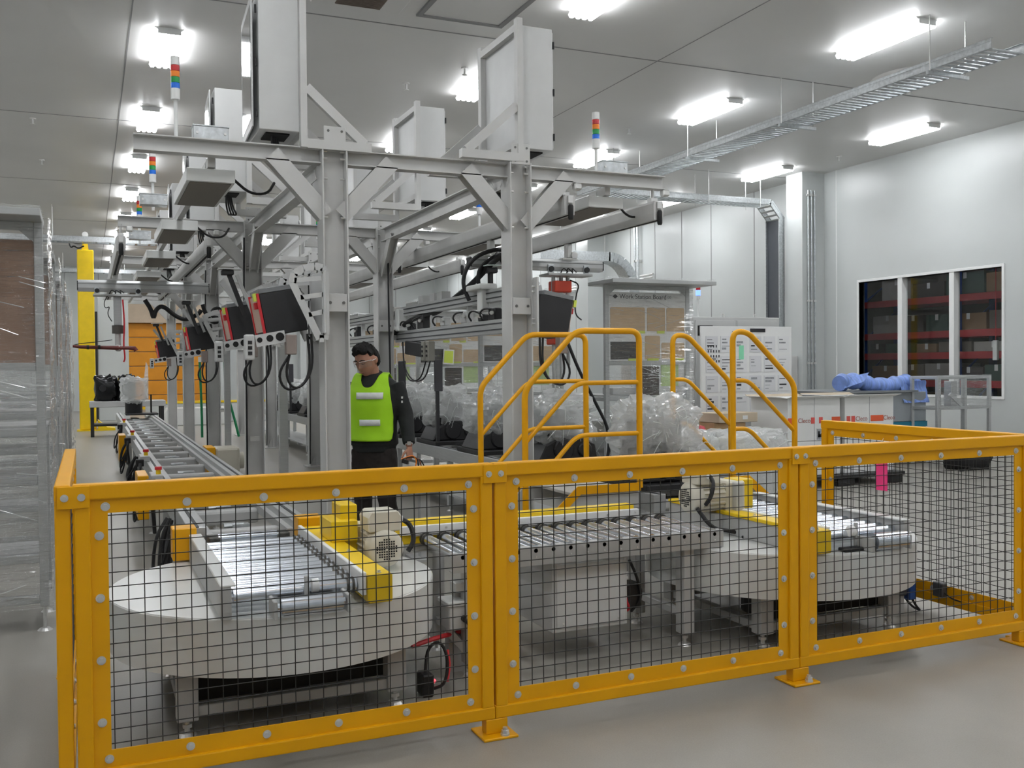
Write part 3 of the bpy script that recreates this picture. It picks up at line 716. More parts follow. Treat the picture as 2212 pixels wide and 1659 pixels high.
t = thing('assembly_conveyor', 'long twin rail conveyor running back from the left turntable', 'conveyor', (.84, 13.5, 0))
line_conveyor(t, .845, 5.72, 21.6, .70)
for x0, x1, y0, y1 in ((1.09, 1.235, 5.58, 5.72), (.40, .525, 5.50, 5.64)): G().box(x0, x1, y0, y1, .56, .735).build('end_guard', YEL, t, .005)
for y in (8.9, 14.5): G().box(.37, .46, y, y+.5, .30, .68).build('drive_cover', YEL, t, .006)
for y in (8.15, 10.0, 13.2, 16.4):
    G().box(.44, .53, y, y+.32, .70, .755).build('sensor_bracket', GRY, t, .005)
    g = G(); g.cyl((.5, y+.1, .755), (.5, y+.1, .79), .02, 10); g.build('button_base', YLM, t); g = G(); g.cyl((.5, y+.1, .79), (.5, y+.1, .815), .028, 14); g.build('stop_button', RED, t, 0, True)
    G().box(.40, .475, y-.04, y+.0, .66, .73).build('connector', BLK, t, .006)
    G().tube([(.44, y-.05, .69), (.43, y-.1, .6), (.45, y-.06, .45), (.46, y, .3)], .016, 7, 2).build('hose', CBL, t)
for y in (6.6, 9.6, 11.5, 14.0, 17.0):
    g = G()
    for k in range(5):
        dx = random.uniform(-.05, .05); zz = random.uniform(.18, .42)
        g.tube([(.47+dx*.3, y+k*.03, .62), (.42+dx, y+k*.02, .5), (.40+dx, y-.05+k*.03, zz), (.43+dx, y-.12, zz+.05), (.46, y-.15, .55)], .011, 6, 2)
    g.build('cable_bundle', CBL, t)
t = thing('drive_motor', 'cream drive motor with yellow end beside the left conveyor', 'motor', (1.4, 11.9, 0))
G().box(1.24, 1.34, 11.7, 12.1, .35, .68).build('chain_guard', YEL, t, .006); G().box(1.34, 1.62, 11.72, 12.08, .36, .67).build('motor_body', MTR, t, .03, seg=2)
G().cyl((1.62, 11.9, .5), (1.68, 11.9, .5), .1, 18).build('fan_cover', MTR, t, 0, True); G().box(1.36, 1.6, 11.8, 12.0, 0, .36).build('pedestal', GRY, t)
# return line, on the right, carries the wrapped engines
t = thing('return_conveyor', 'aluminium return conveyor carrying wrapped engines beside the right gantry columns', 'conveyor', (3.9, 13, 0))
line_conveyor(t, 3.9, 5.78, 24.5, .69, .30)
g = G()
for i in range(10): g.bar((3.62, 8+i*1.5, .16), (4.18, 8+i*1.5, .16), .05, .04)
each(g, 'lower_tie', ALU, t)
G().box(3.62, 4.18, 7.4, 24, .18, .2).build('lower_tray', GRY, t)
# ================================================================== STEEL GANTRY
XA, XB = 1.765, 3.335; GY = [7.5, 11.55, 15.6, 19.65, 23.7]; ZB0, ZB1 = 3.175, 3.293
gan = thing('steel_gantry', 'light grey steel gantry of H columns and beams over the line', 'gantry', (2.55, 15, 0))
for y in GY:
    for x in (XA, XB):
        g = G(); g.hbeam((x, y, .02), (x, y, 3.30), .2, .2, .013, (1,0,0)); c = g.build('column', GRB, gan, .002)
        G().box(x-.16, x+.16, y-.16, y+.16, 0, .02).build('base_plate', GRB, c)
        g = G(); g.prism([(x-.09, .02), (x-.003, .02), (x-.003, .2)], y-.04, y-.03); g.prism([(x+.003, .02), (x+.09, .02), (x+.003, .2)], y-.04, y-.03); each(g, 'foot_gusset', GRB, c)
        G().box(x-.085, x+.087, y-.1, y-.088, 3.28, 3.455).build('cap_plate', GRB, c, .004)
        G().box(x-.083, x+.083, y-.098, y-.086, 2.03, 2.17).build('stiffener_plate', GRB, c, .003)
        g = G()
        for dx in (-.05, .055): g.cyl((x+dx, y-.1, 2.1), (x+dx, y-.103, 2.1), .012, 10); g.cyl((x+dx, y-.1, 3.42), (x+dx, y-.103, 3.42), .01, 10); g.cyl((x+dx, y-.1, 3.31), (x+dx, y-.103, 3.31), .01, 10)
        each(g, 'plate_bolt', mat('bolt_dark', (110, 110, 108), .5, .6), c)
        g = G()
        for z in (3.27, 3.215, 3.06, 2.76):
            for s_ in (-1, 1): g.cyl((x+s_*.05, y-.055, z), (x+s_*.086, y-.055, z), .008, 8)
        each(g, 'flange_bolt', STL, c)
    for x0, x1 in ((.32, XA-.1), (XA+.1, XB-.1), (XB+.1, 4.78)):
        g = G(); g.hbeam((x0, y, (ZB0+ZB1)/2), (x1, y, (ZB0+ZB1)/2), .11, ZB1-ZB0, .009); g.build('cross_beam', GRB, gan)
    for x in (XA, XB):
        for s_ in (-1, 1):
            g = G(); g.hbeam((x+s_*.06, y, 2.78), (x+s_*.47, y, 3.225), .13, .11, .009, (0,1,0)); g.build('knee_brace', GRB, gan)
for y0, y1 in zip(GY, GY[1:]):
    for x in (XA, XB):
        g = G(); g.hbeam((x, y0+.1, 3.2), (x, y1-.1, 3.2), .11, .16, .01); g.build('long_beam', GRB, gan)
        for s_, y in ((1, y0), (-1, y1)):
            g = G(); g.hbeam((x, y+s_*.06, 2.74), (x, y+s_*.48, 3.18), .12, .10, .009, (1,0,0)); g.build('knee_brace', GRB, gan)
    for x in (.865, 4.245):
        g = G(); g.bar((x, y0+.05, 3.14), (x, y1-.05, 3.14), .05, .07); g.build('purlin', GRB, gan)
# wiring running down some columns
for i, (x, y) in enumerate(((XA-.11, 11.5), (XA-.11, 15.5), (XB-.11, 15.5), (XB+.02, 11.44), (XB-.11, 19.6))):
    g = G(); pts = [(x+random.uniform(-.008, .008), y-.06, z) for z in (3.1, 2.7, 2.3, 1.9, 1.4, .9, .4, .06)]
    g.tube(pts, .011, 6, 1); g.build('down_cable', CBL, gan)
g = G()
for x, y, z in ((XA-.13, 11.44, 2.33), (XB+.1, 11.42, 2.3), (XA-.05, 11.43, .78), (XA+.1, 15.5, .95)): g.box(x-.02, x+.08, y-.04, y, z-.02, z+.03)
each(g, 'cable_clip', STL, gan)

# ------------------------------------------------------------------ control cabinets on top of the gantry
def cabinet(sgn):
    """local: box x 0..0.31 (door on the sgn side), y 0..0.78, z 0..1.03"""
    t = at0('control_cabinet', 'c', 'cabinet', 'control cabinets on the gantry')
    G().box(0, .30, 0, .78, 0, 1.03).build('cabinet_body', CAB, t, .004)
    xd = -.014 if sgn < 0 else .304
    RT = (Matrix.Translation((xd, .76, 0)) @ Matrix.Rotation(R(-2.85), 4, 'Z') @ Matrix.Translation((-xd, -.76, 0))) if sgn < 0 else Matrix.Identity(4)
    dr = G().box(xd, xd+.012, .02, .76, .02, 1.01).xf(RT).build('door', CAB, t, .003)
    if sgn < 0: G().box(xd-.003, xd-.0005, .07, .71, .09, .94).xf(RT).build('door_window', GLD, dr)
    g = G(); xs = xd-.006 if sgn < 0 else xd+.012
    for z in (.12, .5, .9): g.cyl((xs+.003, .016, z-.03), (xs+.003, .016, z+.03), .008, 8)
    each(g, 'hinge', BLK, dr)
    # angle frame on the back face, with a diagonal brace down to the beam
    xb = .30 if sgn < 0 else 0.0; o = .012 if sgn < 0 else -.012
    xo = xb+(.05 if sgn < 0 else -.05)
    for y in (-.02, .80): G().box(min(xb, xo), max(xb, xo), y-.035, y+.035, -.12, 1.07).build('frame_post', GRB, t)
    for z in (.04, 1.0): G().box(min(xb, xo), max(xb, xo), .01, .77, z-.03, z+.03).build('frame_rail', GRB, t)
    for y in (-.02, .80): g = G(); g.bar((xo, y, .34), (xo-sgn*.45, y, -.06), .07, .05, (0,1,0)); g.build('frame_brace', GRB, t); g = G(); g.bar((xo, y, -.09), (xo-sgn*.5, y, -.09), .07, .07); g.build('frame_foot', GRB, t)
    g = G(); g.box(.06, .24, .08, .32, -.012, .0); g.build('cable_entry', DRK, t)
    g = G()
    for k in range(4): g.tube([(.12+k*.02, .15+k*.04, -.01), (.12+k*.03, .18+k*.05, -.12), (.16+k*.03, .3, -.2), (.2, .5, -.16)], .01, 6, 2)
    g.build('cable_loop', CBL, t)
    return t
cl = cabinet(-1); cR = cabinet(1)
ordn = ('nearest', 'second', 'third', 'fourth', 'fifth')
for i in range(5):
    y = 7.45+i*2.72
    la = 'light grey control cabinet with glass door on the left gantry side, %s' % ordn[i]; lb = 'light grey control cabinet with braced back on the right gantry side, %s' % ordn[i]
    if i == 0: place(cl, (1.205, y, 3.40)); cl['label'] = la; place(cR, (3.36, y, 3.43)); cR['label'] = lb
    else: dup(cl, (1.205, y, 3.40), 0, la); dup(cR, (3.36, y, 3.43), 0, lb)

# ------------------------------------------------------------------ overhead work lights (switched off)
UND = mat('louvre_underside', (120, 114, 106), .6, 0, .04, 60)
def worklight():
    t = at0('work_light', 'w', 'work light', 'switched off work lights under the gantry')
    G().box(-.175, .175, 0, 1.16, 0, .10).build('housing', WHT, t, .004)
    G().box(-.15, .15, .03, 1.13, -.006, 0).build('louvre', UND, t)
    g = G()
    for y in (.15, 1.0): g.box(-.03, .03, y-.03, y+.03, .10, .16)
    each(g, 'hanger_plate', GRB, t)
    G().tube([(.175, .1, .05), (.3, .12, -.05), (.45, .2, -.03), (.52, .3, .08)], .011, 6, 2).build('power_cable', CBL, t)
    return t
W0 = worklight(); first = True
for i in range(5):
    y = 7.58+i*2.72
    for x, sd in ((.865, 'left'), (4.245, 'right')):
        lb = 'flat white work light under the %s gantry beams, %s' % (sd, ordn[i])
        if first: place(W0, (x, y, 3.0)); W0['label'] = lb; first = False
        else: dup(W0, (x, y, 3.0), 0, lb)

# ------------------------------------------------------------------ stack lights and junction boxes
def stack(label):
    t = at0('stack_light', label, 'signal light', 'signal towers on the gantry')
    G().cyl((0,0,0), (0,0,.28), .014, 12).build('pole', PAP, t, 0, True)
    G().cyl((0,0,.28), (0,0,.36), .033, 18).build('base', PAP, t, 0, True)
    for k, m in enumerate((BLU, GRE, AMB, RDL)): G().cyl((0,0,.36+k*.043), (0,0,.40+k*.043), .032, 18).build('lens', m, t, 0, True)
    G().cyl((0,0,.532), (0,0,.592), .032, 18).build('cap', PAP, t, 0, True)
    return t
s0 = stack('signal tower with red, amber, green and blue lenses on the left front beam'); place(s0, (.615, 7.52, ZB1))
dup(s0, (4.115, 7.52, ZB1-.07), 0, 'signal tower with red, amber, green and blue lenses on the right front beam')
dup(s0, (.615, 10.3, 3.18), 0, 'signal tower above the second left work light'); dup(s0, (.615, 13.05, 3.18), 0, 'signal tower above the third left work light')
dup(s0, (4.115, 10.3, 3.05), 0, 'signal tower above the second right work light'); dup(s0, (2.95, 13.4, 3.18), 0, 'signal tower in the middle of the gantry behind the right front column')
def jbox(x, y, z, lb):
    t = thing('junction_box', lb, 'junction box', (x, y, z), 0, 'junction boxes on the gantry')
    G().box(x-.125, x+.125, y-.07, y+.07, z, z+.10).build('box_body', GAL, t, .003); G().box(x-.13, x+.13, y-.075, y+.075, z+.10, z+.108).build('lid', GAL, t)
    g = G()
    for dx in (-.1, .1): g.cyl((x+dx, y-.07, z+.05), (x+dx, y-.078, z+.05), .01, 8)
    each(g, 'latch', STL, t)
jbox(.86, 7.56, ZB1, 'galvanised junction box on the left front beam'); jbox(4.29, 7.56, ZB1, 'galvanised junction box on the right front beam')
jbox(.6, 10.0, 3.18, 'galvanised junction box behind the nearest left work light'); jbox(.6, 12.7, 3.18, 'galvanised junction box behind the second left work light')

# ------------------------------------------------------------------ overhead rail system
def crane_rail(x, y0, y1, lb):
    t = thing('crane_rail', lb, 'crane rail', (x, (y0+y1)/2, 2.9), 0, 'overhead crane rails')
    G().prism([(x-.045, 2.89), (x-.05, 2.95), (x-.05, 3.04), (x-.04, 3.06), (x+.04, 3.06), (x+.05, 3.04), (x+.05, 2.95), (x+.045, 2.89)], y0, y1, 'y').build('rail_profile', GRB, t)
    G().box(x-.012, x+.012, y0, y1, 2.886, 2.892).build('rail_slot', DRK, t)
    n = int((y1-y0)/4.05)+1
    for k in range(n):
        y = y0+.1+k*4.05
        if y > y1: break
        G().box(x-.035, x+.035, y-.035, y+.035, 3.06, 3.10).build('hanger_block', STL, t, .004)
        g = G(); g.box(x+.055, x+.125, y-.10, y-.03, 3.11, 3.17); g.build('beam_clamp', STL, t, .012); g = G(); g.cyl((x, y, 3.1), (x, y, 3.2), .014, 8); g.build('hanger_bolt', STL, t)
    G().box(x-.022, x+.022, y0-.02, y0-.004, 2.99, 3.05).build('stop_bracket', STL, t)
    G().loft([((x, y0-.02, 2.845), .018, .012), ((x, y0-.02, 2.86), .024, .02), ((x, y0-.02, 2.96), .024, .02), ((x, y0-.02, 2.975), .018, .012)], 14).build('end_buffer', RUB, t, 0, True)
crane_rail(3.80, 7.42, 12.1, 'overhead crane rail under the right gantry beams, inner one')
crane_rail(4.69, 7.42, 12.1, 'overhead crane rail under the right gantry beams, outer one')
crane_rail(.345, 11.42, 19.4, 'overhead crane rail under the left gantry beams, outer one')
crane_rail(1.265, 11.42, 19.4, 'overhead crane rail under the left gantry beams, inner one')
crane_rail(3.80, 12.4, 19.4, 'overhead crane rail on the right behind the inner front rail')
crane_rail(4.69, 12.4, 19.4, 'overhead crane rail on the right behind the outer front rail')

def bridge(x0, x1, y, z0, z1, rails, lb):
    t = thing('crane_bridge', lb, 'crane bridge', ((x0+x1)/2, y, z0))
    h = z1-z0
    G().prism([(y-.05, z0), (y-.06, z0+.3*h), (y-.06, z1-.2*h), (y-.045, z1), (y+.045, z1), (y+.06, z1-.2*h), (y+.06, z0+.3*h), (y+.05, z0)], x0, x1, 'x').build('bridge_profile', ALU, t)
    G().box(x0, x1, y-.064, y-.06, z0+.66*h, z0+.69*h).build('profile_groove', ALD, t)
    for x in (x0, x1): G().box(x-.006, x+.006, y-.06, y+.06, z0+.1*h, z1-.1*h).build('end_cap', BLK, t)
    for x in rails:
        G().box(x-.09, x+.09, y-.05, y+.05, z1, z1+.02).build('trolley_plate', STL, t, .003)
        G().box(x-.03, x+.03, y-.04, y+.04, z1+.02, 2.886).build('trolley_body', STL, t, .006)
        G().cyl((x+.05, y-.05, z1+.05), (x+.05, y+.02, z1+.05), .04, 14).build('trolley_cover', PAP, t, 0, True)
    return t
def carriage(t, x, y, z, w):
    G().box(x-w/2, x+w/2, y-.12, y+.12, z-.06, z-.035).build('carriage_plate', GRY, t, .003)
    for dx in (-w/2+.05, w/2-.05):
        G().box(x+dx-.035, x+dx+.035, y-.075, y-.06, z-.04, z+.06).build('wheel_bracket', GAL, t, .004)
        g = G(); g.cyl((x+dx, y-.09, z+.01), (x+dx, y-.075, z+.01), .03, 16); g.build('wheel', BLK, t, 0, True)
    g = G()
    for k in range(3): g.tube([(x-.1+k*.07, y-.08, z-.03), (x-.08+k*.05, y-.1, z+.03), (x-.02+k*.05, y-.09, z-.02)], .006, 5, 2)
    g.build('wiring', CBL, t)
b = bridge(-.12, 1.575, 14.3, 2.655, 2.81, (.345, 1.265), 'light crane bridge across the left rails with hanging hose')
carriage(b, .38, 14.3, 2.655, .62)
t = thing('balancer_arm', 'hanging tool arm with a long maroon grip bar left of the orange door', 'tool arm', (.375, 14.3, 1.85))
G().box(.325, .425, 14.26, 14.36, 2.2, 2.595).build('column', ALU, t, .005)
G().cyl((.375, 14.31, 2.09), (.375, 14.31, 2.2), .075, 20).build('swivel', mat('swivel_brown', (92, 88, 84), .4, .5), t, 0, True)
G().cyl((.375, 14.31, 1.9), (.375, 14.31, 2.09), .04, 16).build('lower_shaft', STL, t, 0, True)
G().sphere((.375, 14.25, 1.89), .05).build('ball_joint', STL, t, 0, True)
G().tube([(-.19, 14.2, 1.915), (-.1, 14.2, 1.905), (.2, 14.22, 1.895), (.38, 14.22, 1.89)], [.018, .024, .026, .03], 10).build('grip_bar', MAR, t, 0, True)
G().tube([(.38, 14.22, 1.89), (.5, 14.22, 1.89), (.58, 14.22, 1.885), (.6, 14.22, 1.85)], [.024, .026, .032, .034], 10).build('grip_handle', MAR, t, 0, True)
g = G()
for x in (-.02, .12): g.cyl((x, 14.205, 1.9), (x+.03, 14.205, 1.9), .03, 10)
each(g, 'grip_band', BLK, t)
G().tube([(.3, 14.24, 2.0), (.1, 14.2, 1.97), (-.1, 14.2, 1.95), (-.19, 14.2, 1.925)], .006, 6, 2).build('air_line', CBL, t)
G().tube([(.44, 14.22, 2.55), (.46, 14.22, 2.2), (.44, 14.22, 1.95), (.46, 14.22, 1.75), (.44, 14.22, 1.7)], .012, 6, 2).build('red_hose', RED, t)
G().tube([(.25, 14.22, 2.6), (.2, 14.22, 2.5), (.22, 14.22, 2.42), (.28, 14.2, 2.46), (.24, 14.2, 2.35), (.3, 14.22, 2.25)], .006, 6, 2).build('wiring', CBL, t)
t = thing('festoon_hose', 'thick black looped hose hanging from the left crane bridge', 'hose', (1.1, 14.2, 2.3))
G().tube([(.72, 14.2, 2.55), (.80, 14.2, 2.42), (.83, 14.2, 2.28), (.86, 14.2, 2.42), (.95, 14.2, 2.48), (1.1, 14.2, 2.34), (1.25, 14.2, 2.27), (1.42, 14.2, 2.36), (1.46, 14.2, 2.42)], .03, 9, 2).build('hose', RUB, t, 0, True)
G().tube([(1.48, 14.2, 2.5), (1.52, 14.2, 2.36), (1.62, 14.2, 2.23), (1.74, 14.2, 2.3), (1.72, 14.2, 2.46), (1.60, 14.2, 2.42), (1.62, 14.2, 2.30), (1.8, 14.18, 2.34), (2.0, 14.15, 2.28)], .03, 9, 2).build('hose', RUB, t, 0, True)
g = G(); g.cyl((.98, 14.2, 2.5), (.98, 14.25, 2.66), .005, 5); g.cyl((1.47, 14.2, 2.5), (1.47, 14.25, 2.66), .005, 5); each(g, 'hook', STL, t)

b2 = bridge(3.56, 5.08, 9.2, 2.60, 2.715, (3.80, 4.69), 'light crane bridge across the right rails behind the right column')
carriage(b2, 4.66, 9.2, 2.60, .52)
t = thing('balancer_arm', 'hanging twin tube balancer with red orange block on the right', 'tool arm', (4.58, 9.2, .95))
G().box(4.49, 4.69, 9.12, 9.28, 2.37, 2.49).build('brake_block', REO, t, .008)
for x in (4.51, 4.60, 4.68): G().cyl((x, 9.2, 1.0 if x != 4.68 else 1.6), (x, 9.2, 2.54), .022, 14).build('guide_tube', ALU, t, 0, True)
G().box(4.47, 4.64, 9.1, 9.3, 1.82, 2.04).build('lower_block', REO, t, .008); G().box(4.49, 4.62, 9.14, 9.26, .94, 1.0).build('foot_block', GRY, t, .005)
G().tube([(4.68, 9.15, 2.5), (4.78, 9.12, 2.46), (4.74, 9.12, 2.35), (4.72, 9.12, 2.2), (4.74, 9.12, 2.12), (4.8, 9.12, 2.08)], .008, 6, 2).build('wiring', CBL, t)
t = thing('air_hose', 'long black hose curving from the right balancer to the floor', 'hose', (4.9, 9.1, 0))
G().tube([(4.62, 9.14, 1.9), (4.75, 9.1, 1.55), (4.95, 9.1, 1.2), (5.12, 9.1, .9), (5.1, 9.1, .55), (4.9, 9.1, .25), (4.7, 9.1, .02)], .018, 8, 2).build('hose', CBL, t, 0, True)
t = thing('hose_bundle', 'bundle of big black corrugated hose loops in front of the right bridge', 'hose', (3.7, 9.0, 2.2))
for pts in ([(4.0, 9.12, 2.56), (3.95, 9.0, 2.75), (3.78, 9.0, 2.78), (3.56, 9.0, 2.70), (3.44, 9.0, 2.56), (3.41, 9.0, 2.40), (3.46, 8.95, 2.25)],
            [(3.85, 9.1, 2.74), (3.76, 9.0, 2.70), (3.62, 9.05, 2.60), (3.57, 9.0, 2.45), (3.62, 9.0, 2.3)],
            [(3.85, 9.1, 2.74), (3.9, 9.0, 2.70), (3.98, 9.0, 2.55), (3.96, 9.0, 2.4), (3.85, 8.95, 2.28)],
            [(3.82, 9.1, 2.74), (3.85, 9.0, 2.66), (3.88, 9.0, 2.5), (3.82, 8.95, 2.3)]):
    G().tube(pts, .021, 9, 2).build('hose', RUB, t, 0, True)
G().tube([(3.9, 8.9, 2.76), (3.72, 8.9, 2.66), (3.60, 9.2, 2.44), (3.58, 9.8, 2.3), (3.56, 10.2, 2.19), (3.52, 10.9, 2.18), (3.5, 11.5, 2.05), (3.47, 11.9, 1.95)], .03, 9, 2).build('hose', RUB, t, 0, True)
# scanner on a post
t = thing('scanner_head', 'barcode scanner with pale top plate on a black post at the right tool rail', 'scanner', (3.71, 9.0, 2.3))
G().box(3.69, 3.73, 8.97, 9.03, 2.3, 2.55).build('post', BLK, t, .005); G().box(3.66, 3.77, 8.94, 9.04, 2.53, 2.585).build('scanner_body', BLK, t, .01)
G().box(3.64, 3.79, 8.90, 9.08, 2.60, 2.607).build('top_plate', mat('mint_plate', (226, 240, 234), .3), t)

# ------------------------------------------------------------------ tool rail ladder along the right columns
def tool_rail(y0, y1, lb):
    t = thing('tool_rail', lb, 'tool rail', (3.55, (y0+y1)/2, 1.9))
    for z0, z1, nm in ((2.205, 2.325, 'upper_profile'), (1.90, 2.035, 'lower_profile')):
        o = G().box(3.50, 3.60, y0, y1, z0, z1).build(nm, ALU, t, .003)
        g = G()
        for f in (.3, .72): g.box(3.496, 3.50, y0, y1, z0+(z1-z0)*f-.006, z0+(z1-z0)*f+.006)
        each(g, 'profile_slot', ALD, o)
    for k in range(4):
        y = y0+.35+k*(y1-y0-.5)/3
        G().box(3.53, 3.58, y-.025, y+.025, 2.035, 2.205).build('upright', ALU, t, .002)
    return t
t = tool_rail(7.7, 11.62, 'aluminium twin tool rail between the two front right columns')
g = G(); g.box(3.43, 3.5, 7.7, 7.76, 1.93, 1.99); g.box(3.43, 3.5, 7.7, 7.76, 2.22, 2.28); g.box(3.43, 3.5, 11.55, 11.61, 1.93, 1.99); g.box(3.43, 3.5, 11.55, 11.61, 2.22, 2.28); each(g, 'mounting_bracket', GRB, t)
G().box(3.43, 3.56, 11.25, 11.4, 2.03, 2.30).build('end_cover', WHT, t, .02, seg=3); G().box(3.42, 3.6, 8.55, 8.95, 2.33, 2.39).build('cover_plate', WHT, t, .02, seg=3); G().box(3.45, 3.54, 8.6, 8.72, 2.12, 2.36).build('end_cover', WHT, t, .01)
g = G()
for y in (10.2, 9.95, 10.6): g.box(3.50, 3.6, y-.08, y+.08, 2.325, 2.41)
each(g, 'sensor_housing', GRY, t)
tool_rail(12.0, 15.5, 'aluminium twin tool rail behind the second right column')
def toolitem(y, m, sz, lb):
    t = thing('nutrunner_tool', lb, 'tool', (3.55, y, 2.035), 0, 'tools resting on the right tool rail')
    G().box(3.51, 3.59, y-sz/2, y+sz/2, 2.036, 2.036+sz*.7).build('tool_body', m, t, .01)
    g = G(); g.cyl((3.53, y, 2.06+sz*.3), (3.46, y-.12, 2.05+sz*.3), .018, 10); g.build('spindle', STL, t, 0, True)
    G().tube([(3.53, y, 2.06+sz*.5), (3.46, y+.08, 2.15), (3.45, y+.16, 2.1), (3.5, y+.2, 2.05)], .01, 6, 2).build('lead', CBL, t)
for y, m, sz, lb in ((8.5, BLK, .16, 'black nutrunner nearest the front right column'), (8.8, BLK, .1, 'small black nutrunner second from the front right column'), (9.25, GRY, .18, 'grey nutrunner on the middle of the tool rail'), (9.9, GRY, .14, 'grey nutrunner left of the middle on the tool rail'), (10.65, BLK, .24, 'big black nutrunner near the second right column'), (11.1, BLK, .12, 'small black nutrunner beside the second right column'), (12.6, BLK, .2, 'black nutrunner just behind the second right column'), (13.6, BLK, .2, 'black nutrunner on the rear tool rail'), (14.6, GRY, .2, 'grey nutrunner at the far end of the rear tool rail')): toolitem(y, m, sz, lb)
t = thing('pendant_control', 'black unit with two grey push button boxes hanging under the tool rail', 'pendant control', (3.5, 10.5, 1.6))
g = G(); g.bar((3.52, 11.1, 1.83), (3.5, 10.35, 1.78), .12, .16); g.build('unit_body', BLK, t, .01)
for y in (10.25, 10.1):
    o = G().box(3.40, 3.48, y-.05, y+.05, 1.66, 1.88).build('button_box', mat('pendant_grey', (136, 134, 126), .5), t, .01)
    g = G()
    for z in (1.72, 1.77, 1.82): g.box(3.392, 3.4, y-.02, y+.02, z-.012, z+.012)
    each(g, 'button', BLK, o); 
for y in (10.25, 10.1): G().tube([(3.44, y, 1.66), (3.46, y+.25, 1.45), (3.46, y+.7, 1.42), (3.48, 11.2, 1.6), (3.5, 11.3, 1.9)], .009, 6, 2).build('cable', CBL, t)
g = G(); g.cyl((3.54, 11.0, 1.86), (3.54, 11.0, 1.9), .01, 6); g.cyl((3.52, 10.5, 1.86), (3.52, 10.5, 1.9), .01, 6); each(g, 'hanger', STL, t)

# ------------------------------------------------------------------ operator terminals on the columns
def terminal(sgn, lb, arm=True, holes=True):
    """local: column face at x=0, terminal towards -x (sgn 1) or +x (sgn -1)"""
    t = at0('operator_terminal', lb, 'terminal', 'black operator terminals on the columns'); th = R(-10)
    rt = Matrix.Rotation(th, 4, 'Y'); ctr = Vector((-.282, .2, 2.045))
    def cb(g, x0, x1, y0, y1, z0, z1):
        st = len(g.v); g.box(x0, x1, y0, y1, z0, z1); g.xf(Matrix.Translation(ctr) @ rt, st); return g
    mir = Matrix.Diagonal((sgn, 1, 1, 1))
    def fin(g, nm, m, par=t, **k): g.xf(mir); return g.build(nm, m, par, **k)
    body = fin(cb(G(), -.16, .165, -.2, .2, -.18, .15), 'housing', mat('terminal_black', (40, 40, 42), .55, 0, .08, 6), bevel=.006)
    fin(cb(G(), -.16, .13, -.2, .2, .151, .19), 'top_cover', mat('terminal_grey', (122, 124, 126), .5), bevel=.004)
    if sgn > 0: fin(cb(G(), -.18, -.161, -.205, -.18, -.18, .155), 'red_edge', RED)
    fin(cb(G(), -.18, -.161, .18, .205, -.18, .155), 'red_edge', RED)
    fin(cb(G(), -.172, -.161, -.178, .178, -.14, .14), 'screen', mat('screen_tan', (196, 168, 150), .3, 0, .03), par=body)
    fin(cb(G(), -.2, -.175, -.19, -.13, .10, .16), 'status_lamp', LIM)
    fin(cb(G(), -.2, -.165, -.15, -.09, .04, .09), 'emergency_button', RED)
    # quadrant bracket
    g = G(); y = .11
    pts = [(-.25, 2.24), (-.235, 2.31), (-.165, 2.352), (-.08, 2.37), (-.02, 2.36), (0, 2.33), (0, 1.85), (-.015, 1.82), (-.05, 1.82)]
    for s_ in ((0, 1) if sgn > 0 else (1,)):
        yy = .0-.215+s_*.44
        g = G()
        for a, b_ in zip(pts, pts[1:]+pts[:1]): g.bar((a[0], yy, a[1]), (b_[0], yy, b_[1]), .006, .055, (0,1,0)) if False else g.bar((a[0], yy, a[1]), (b_[0], yy, b_[1]), .055, .008, (0,1,0))
        for a, b_ in (((-.19, 2.13), (0, 2.16)), ((-.13, 2.0), (0, 2.03)), ((-.235, 2.26), (-.03, 2.28))): g.bar((a[0], yy, a[1]), (b_[0], yy, b_[1]), .035, .008, (0,1,0))
        fin(g, 'quadrant_bracket', CAB)
    fin(G().box(-.02, .0, -.24, .26, 1.86, 2.34), 'mounting_plate', CAB, bevel=.004)
    g = G()
    for z in (1.95, 1.99, 2.22, 2.26): g.cyl((0, -.2, z), (.03, -.2, z), .008, 8)
    g.xf(mir); each(g, 'mounting_bolt', STL, t)
    fin(G().box(-.30, -.22, -.21, -.13, 1.70, 1.85), 'switch_box', mat('pendant_brown', (140, 128, 122), .5), bevel=.006)
    if holes:
        g = G(); g.bar((-.30, -.16, 1.84), (-.52, -.16, 1.80), .03, .09); fin(g, 'support_arm', CAB)
        g = G()
        for k in range(3): g.cyl((-.34-k*.075, -.178, 1.835-k*.013), (-.34-k*.075, -.175, 1.835-k*.013), .032-k*.006, 14)
        g.xf(mir); each(g, 'arm_hole', DRK, t)
        o = fin(G().box(-.60, -.53, -.2, -.11, 1.66, 1.85), 'button_box', CAB, bevel=.012, seg=2)
        g = G()
        for z in (1.71, 1.75, 1.79): g.box(-.58, -.55, -.205, -.2, z-.013, z+.013)
        g.xf(mir); each(g, 'button', BLK, o)
    if arm:
        g = G(); g.bar((-.36, -.06, 2.19), (-.52, -.06, 2.40), .03, .045); fin(g, 'scanner_arm', CAB)
        g = G(); g.bar((-.33, -.20, 2.08), (-.47, -.20, 2.46), .025, .04); fin(g, 'scanner_arm', BLK)
        g = G(); g.bar((-.26, -.20, 2.10), (-.40, -.20, 2.46), .025, .03); fin(g, 'scanner_arm', GRY)
        fin(G().box(-.54, -.43, -.25, -.16, 2.455, 2.50), 'scanner_body', BLK, bevel=.008)
        fin(G().box(-.57, -.36, -.27, -.14, 2.505, 2.513), 'scanner_plate', STL)
    for k in range(2):
        g = G(); g.tube([(-.12+k*.03, -.1, 1.86), (-.1+k*.02, -.12, 1.6), (-.16, -.14, 1.46), (-.30+k*.05, -.15, 1.42+k*.02), (-.36+k*.06, -.16, 1.55), (-.27, -.17, 1.70)], .010, 6, 2); fin(g, 'cable', CBL)
    return t
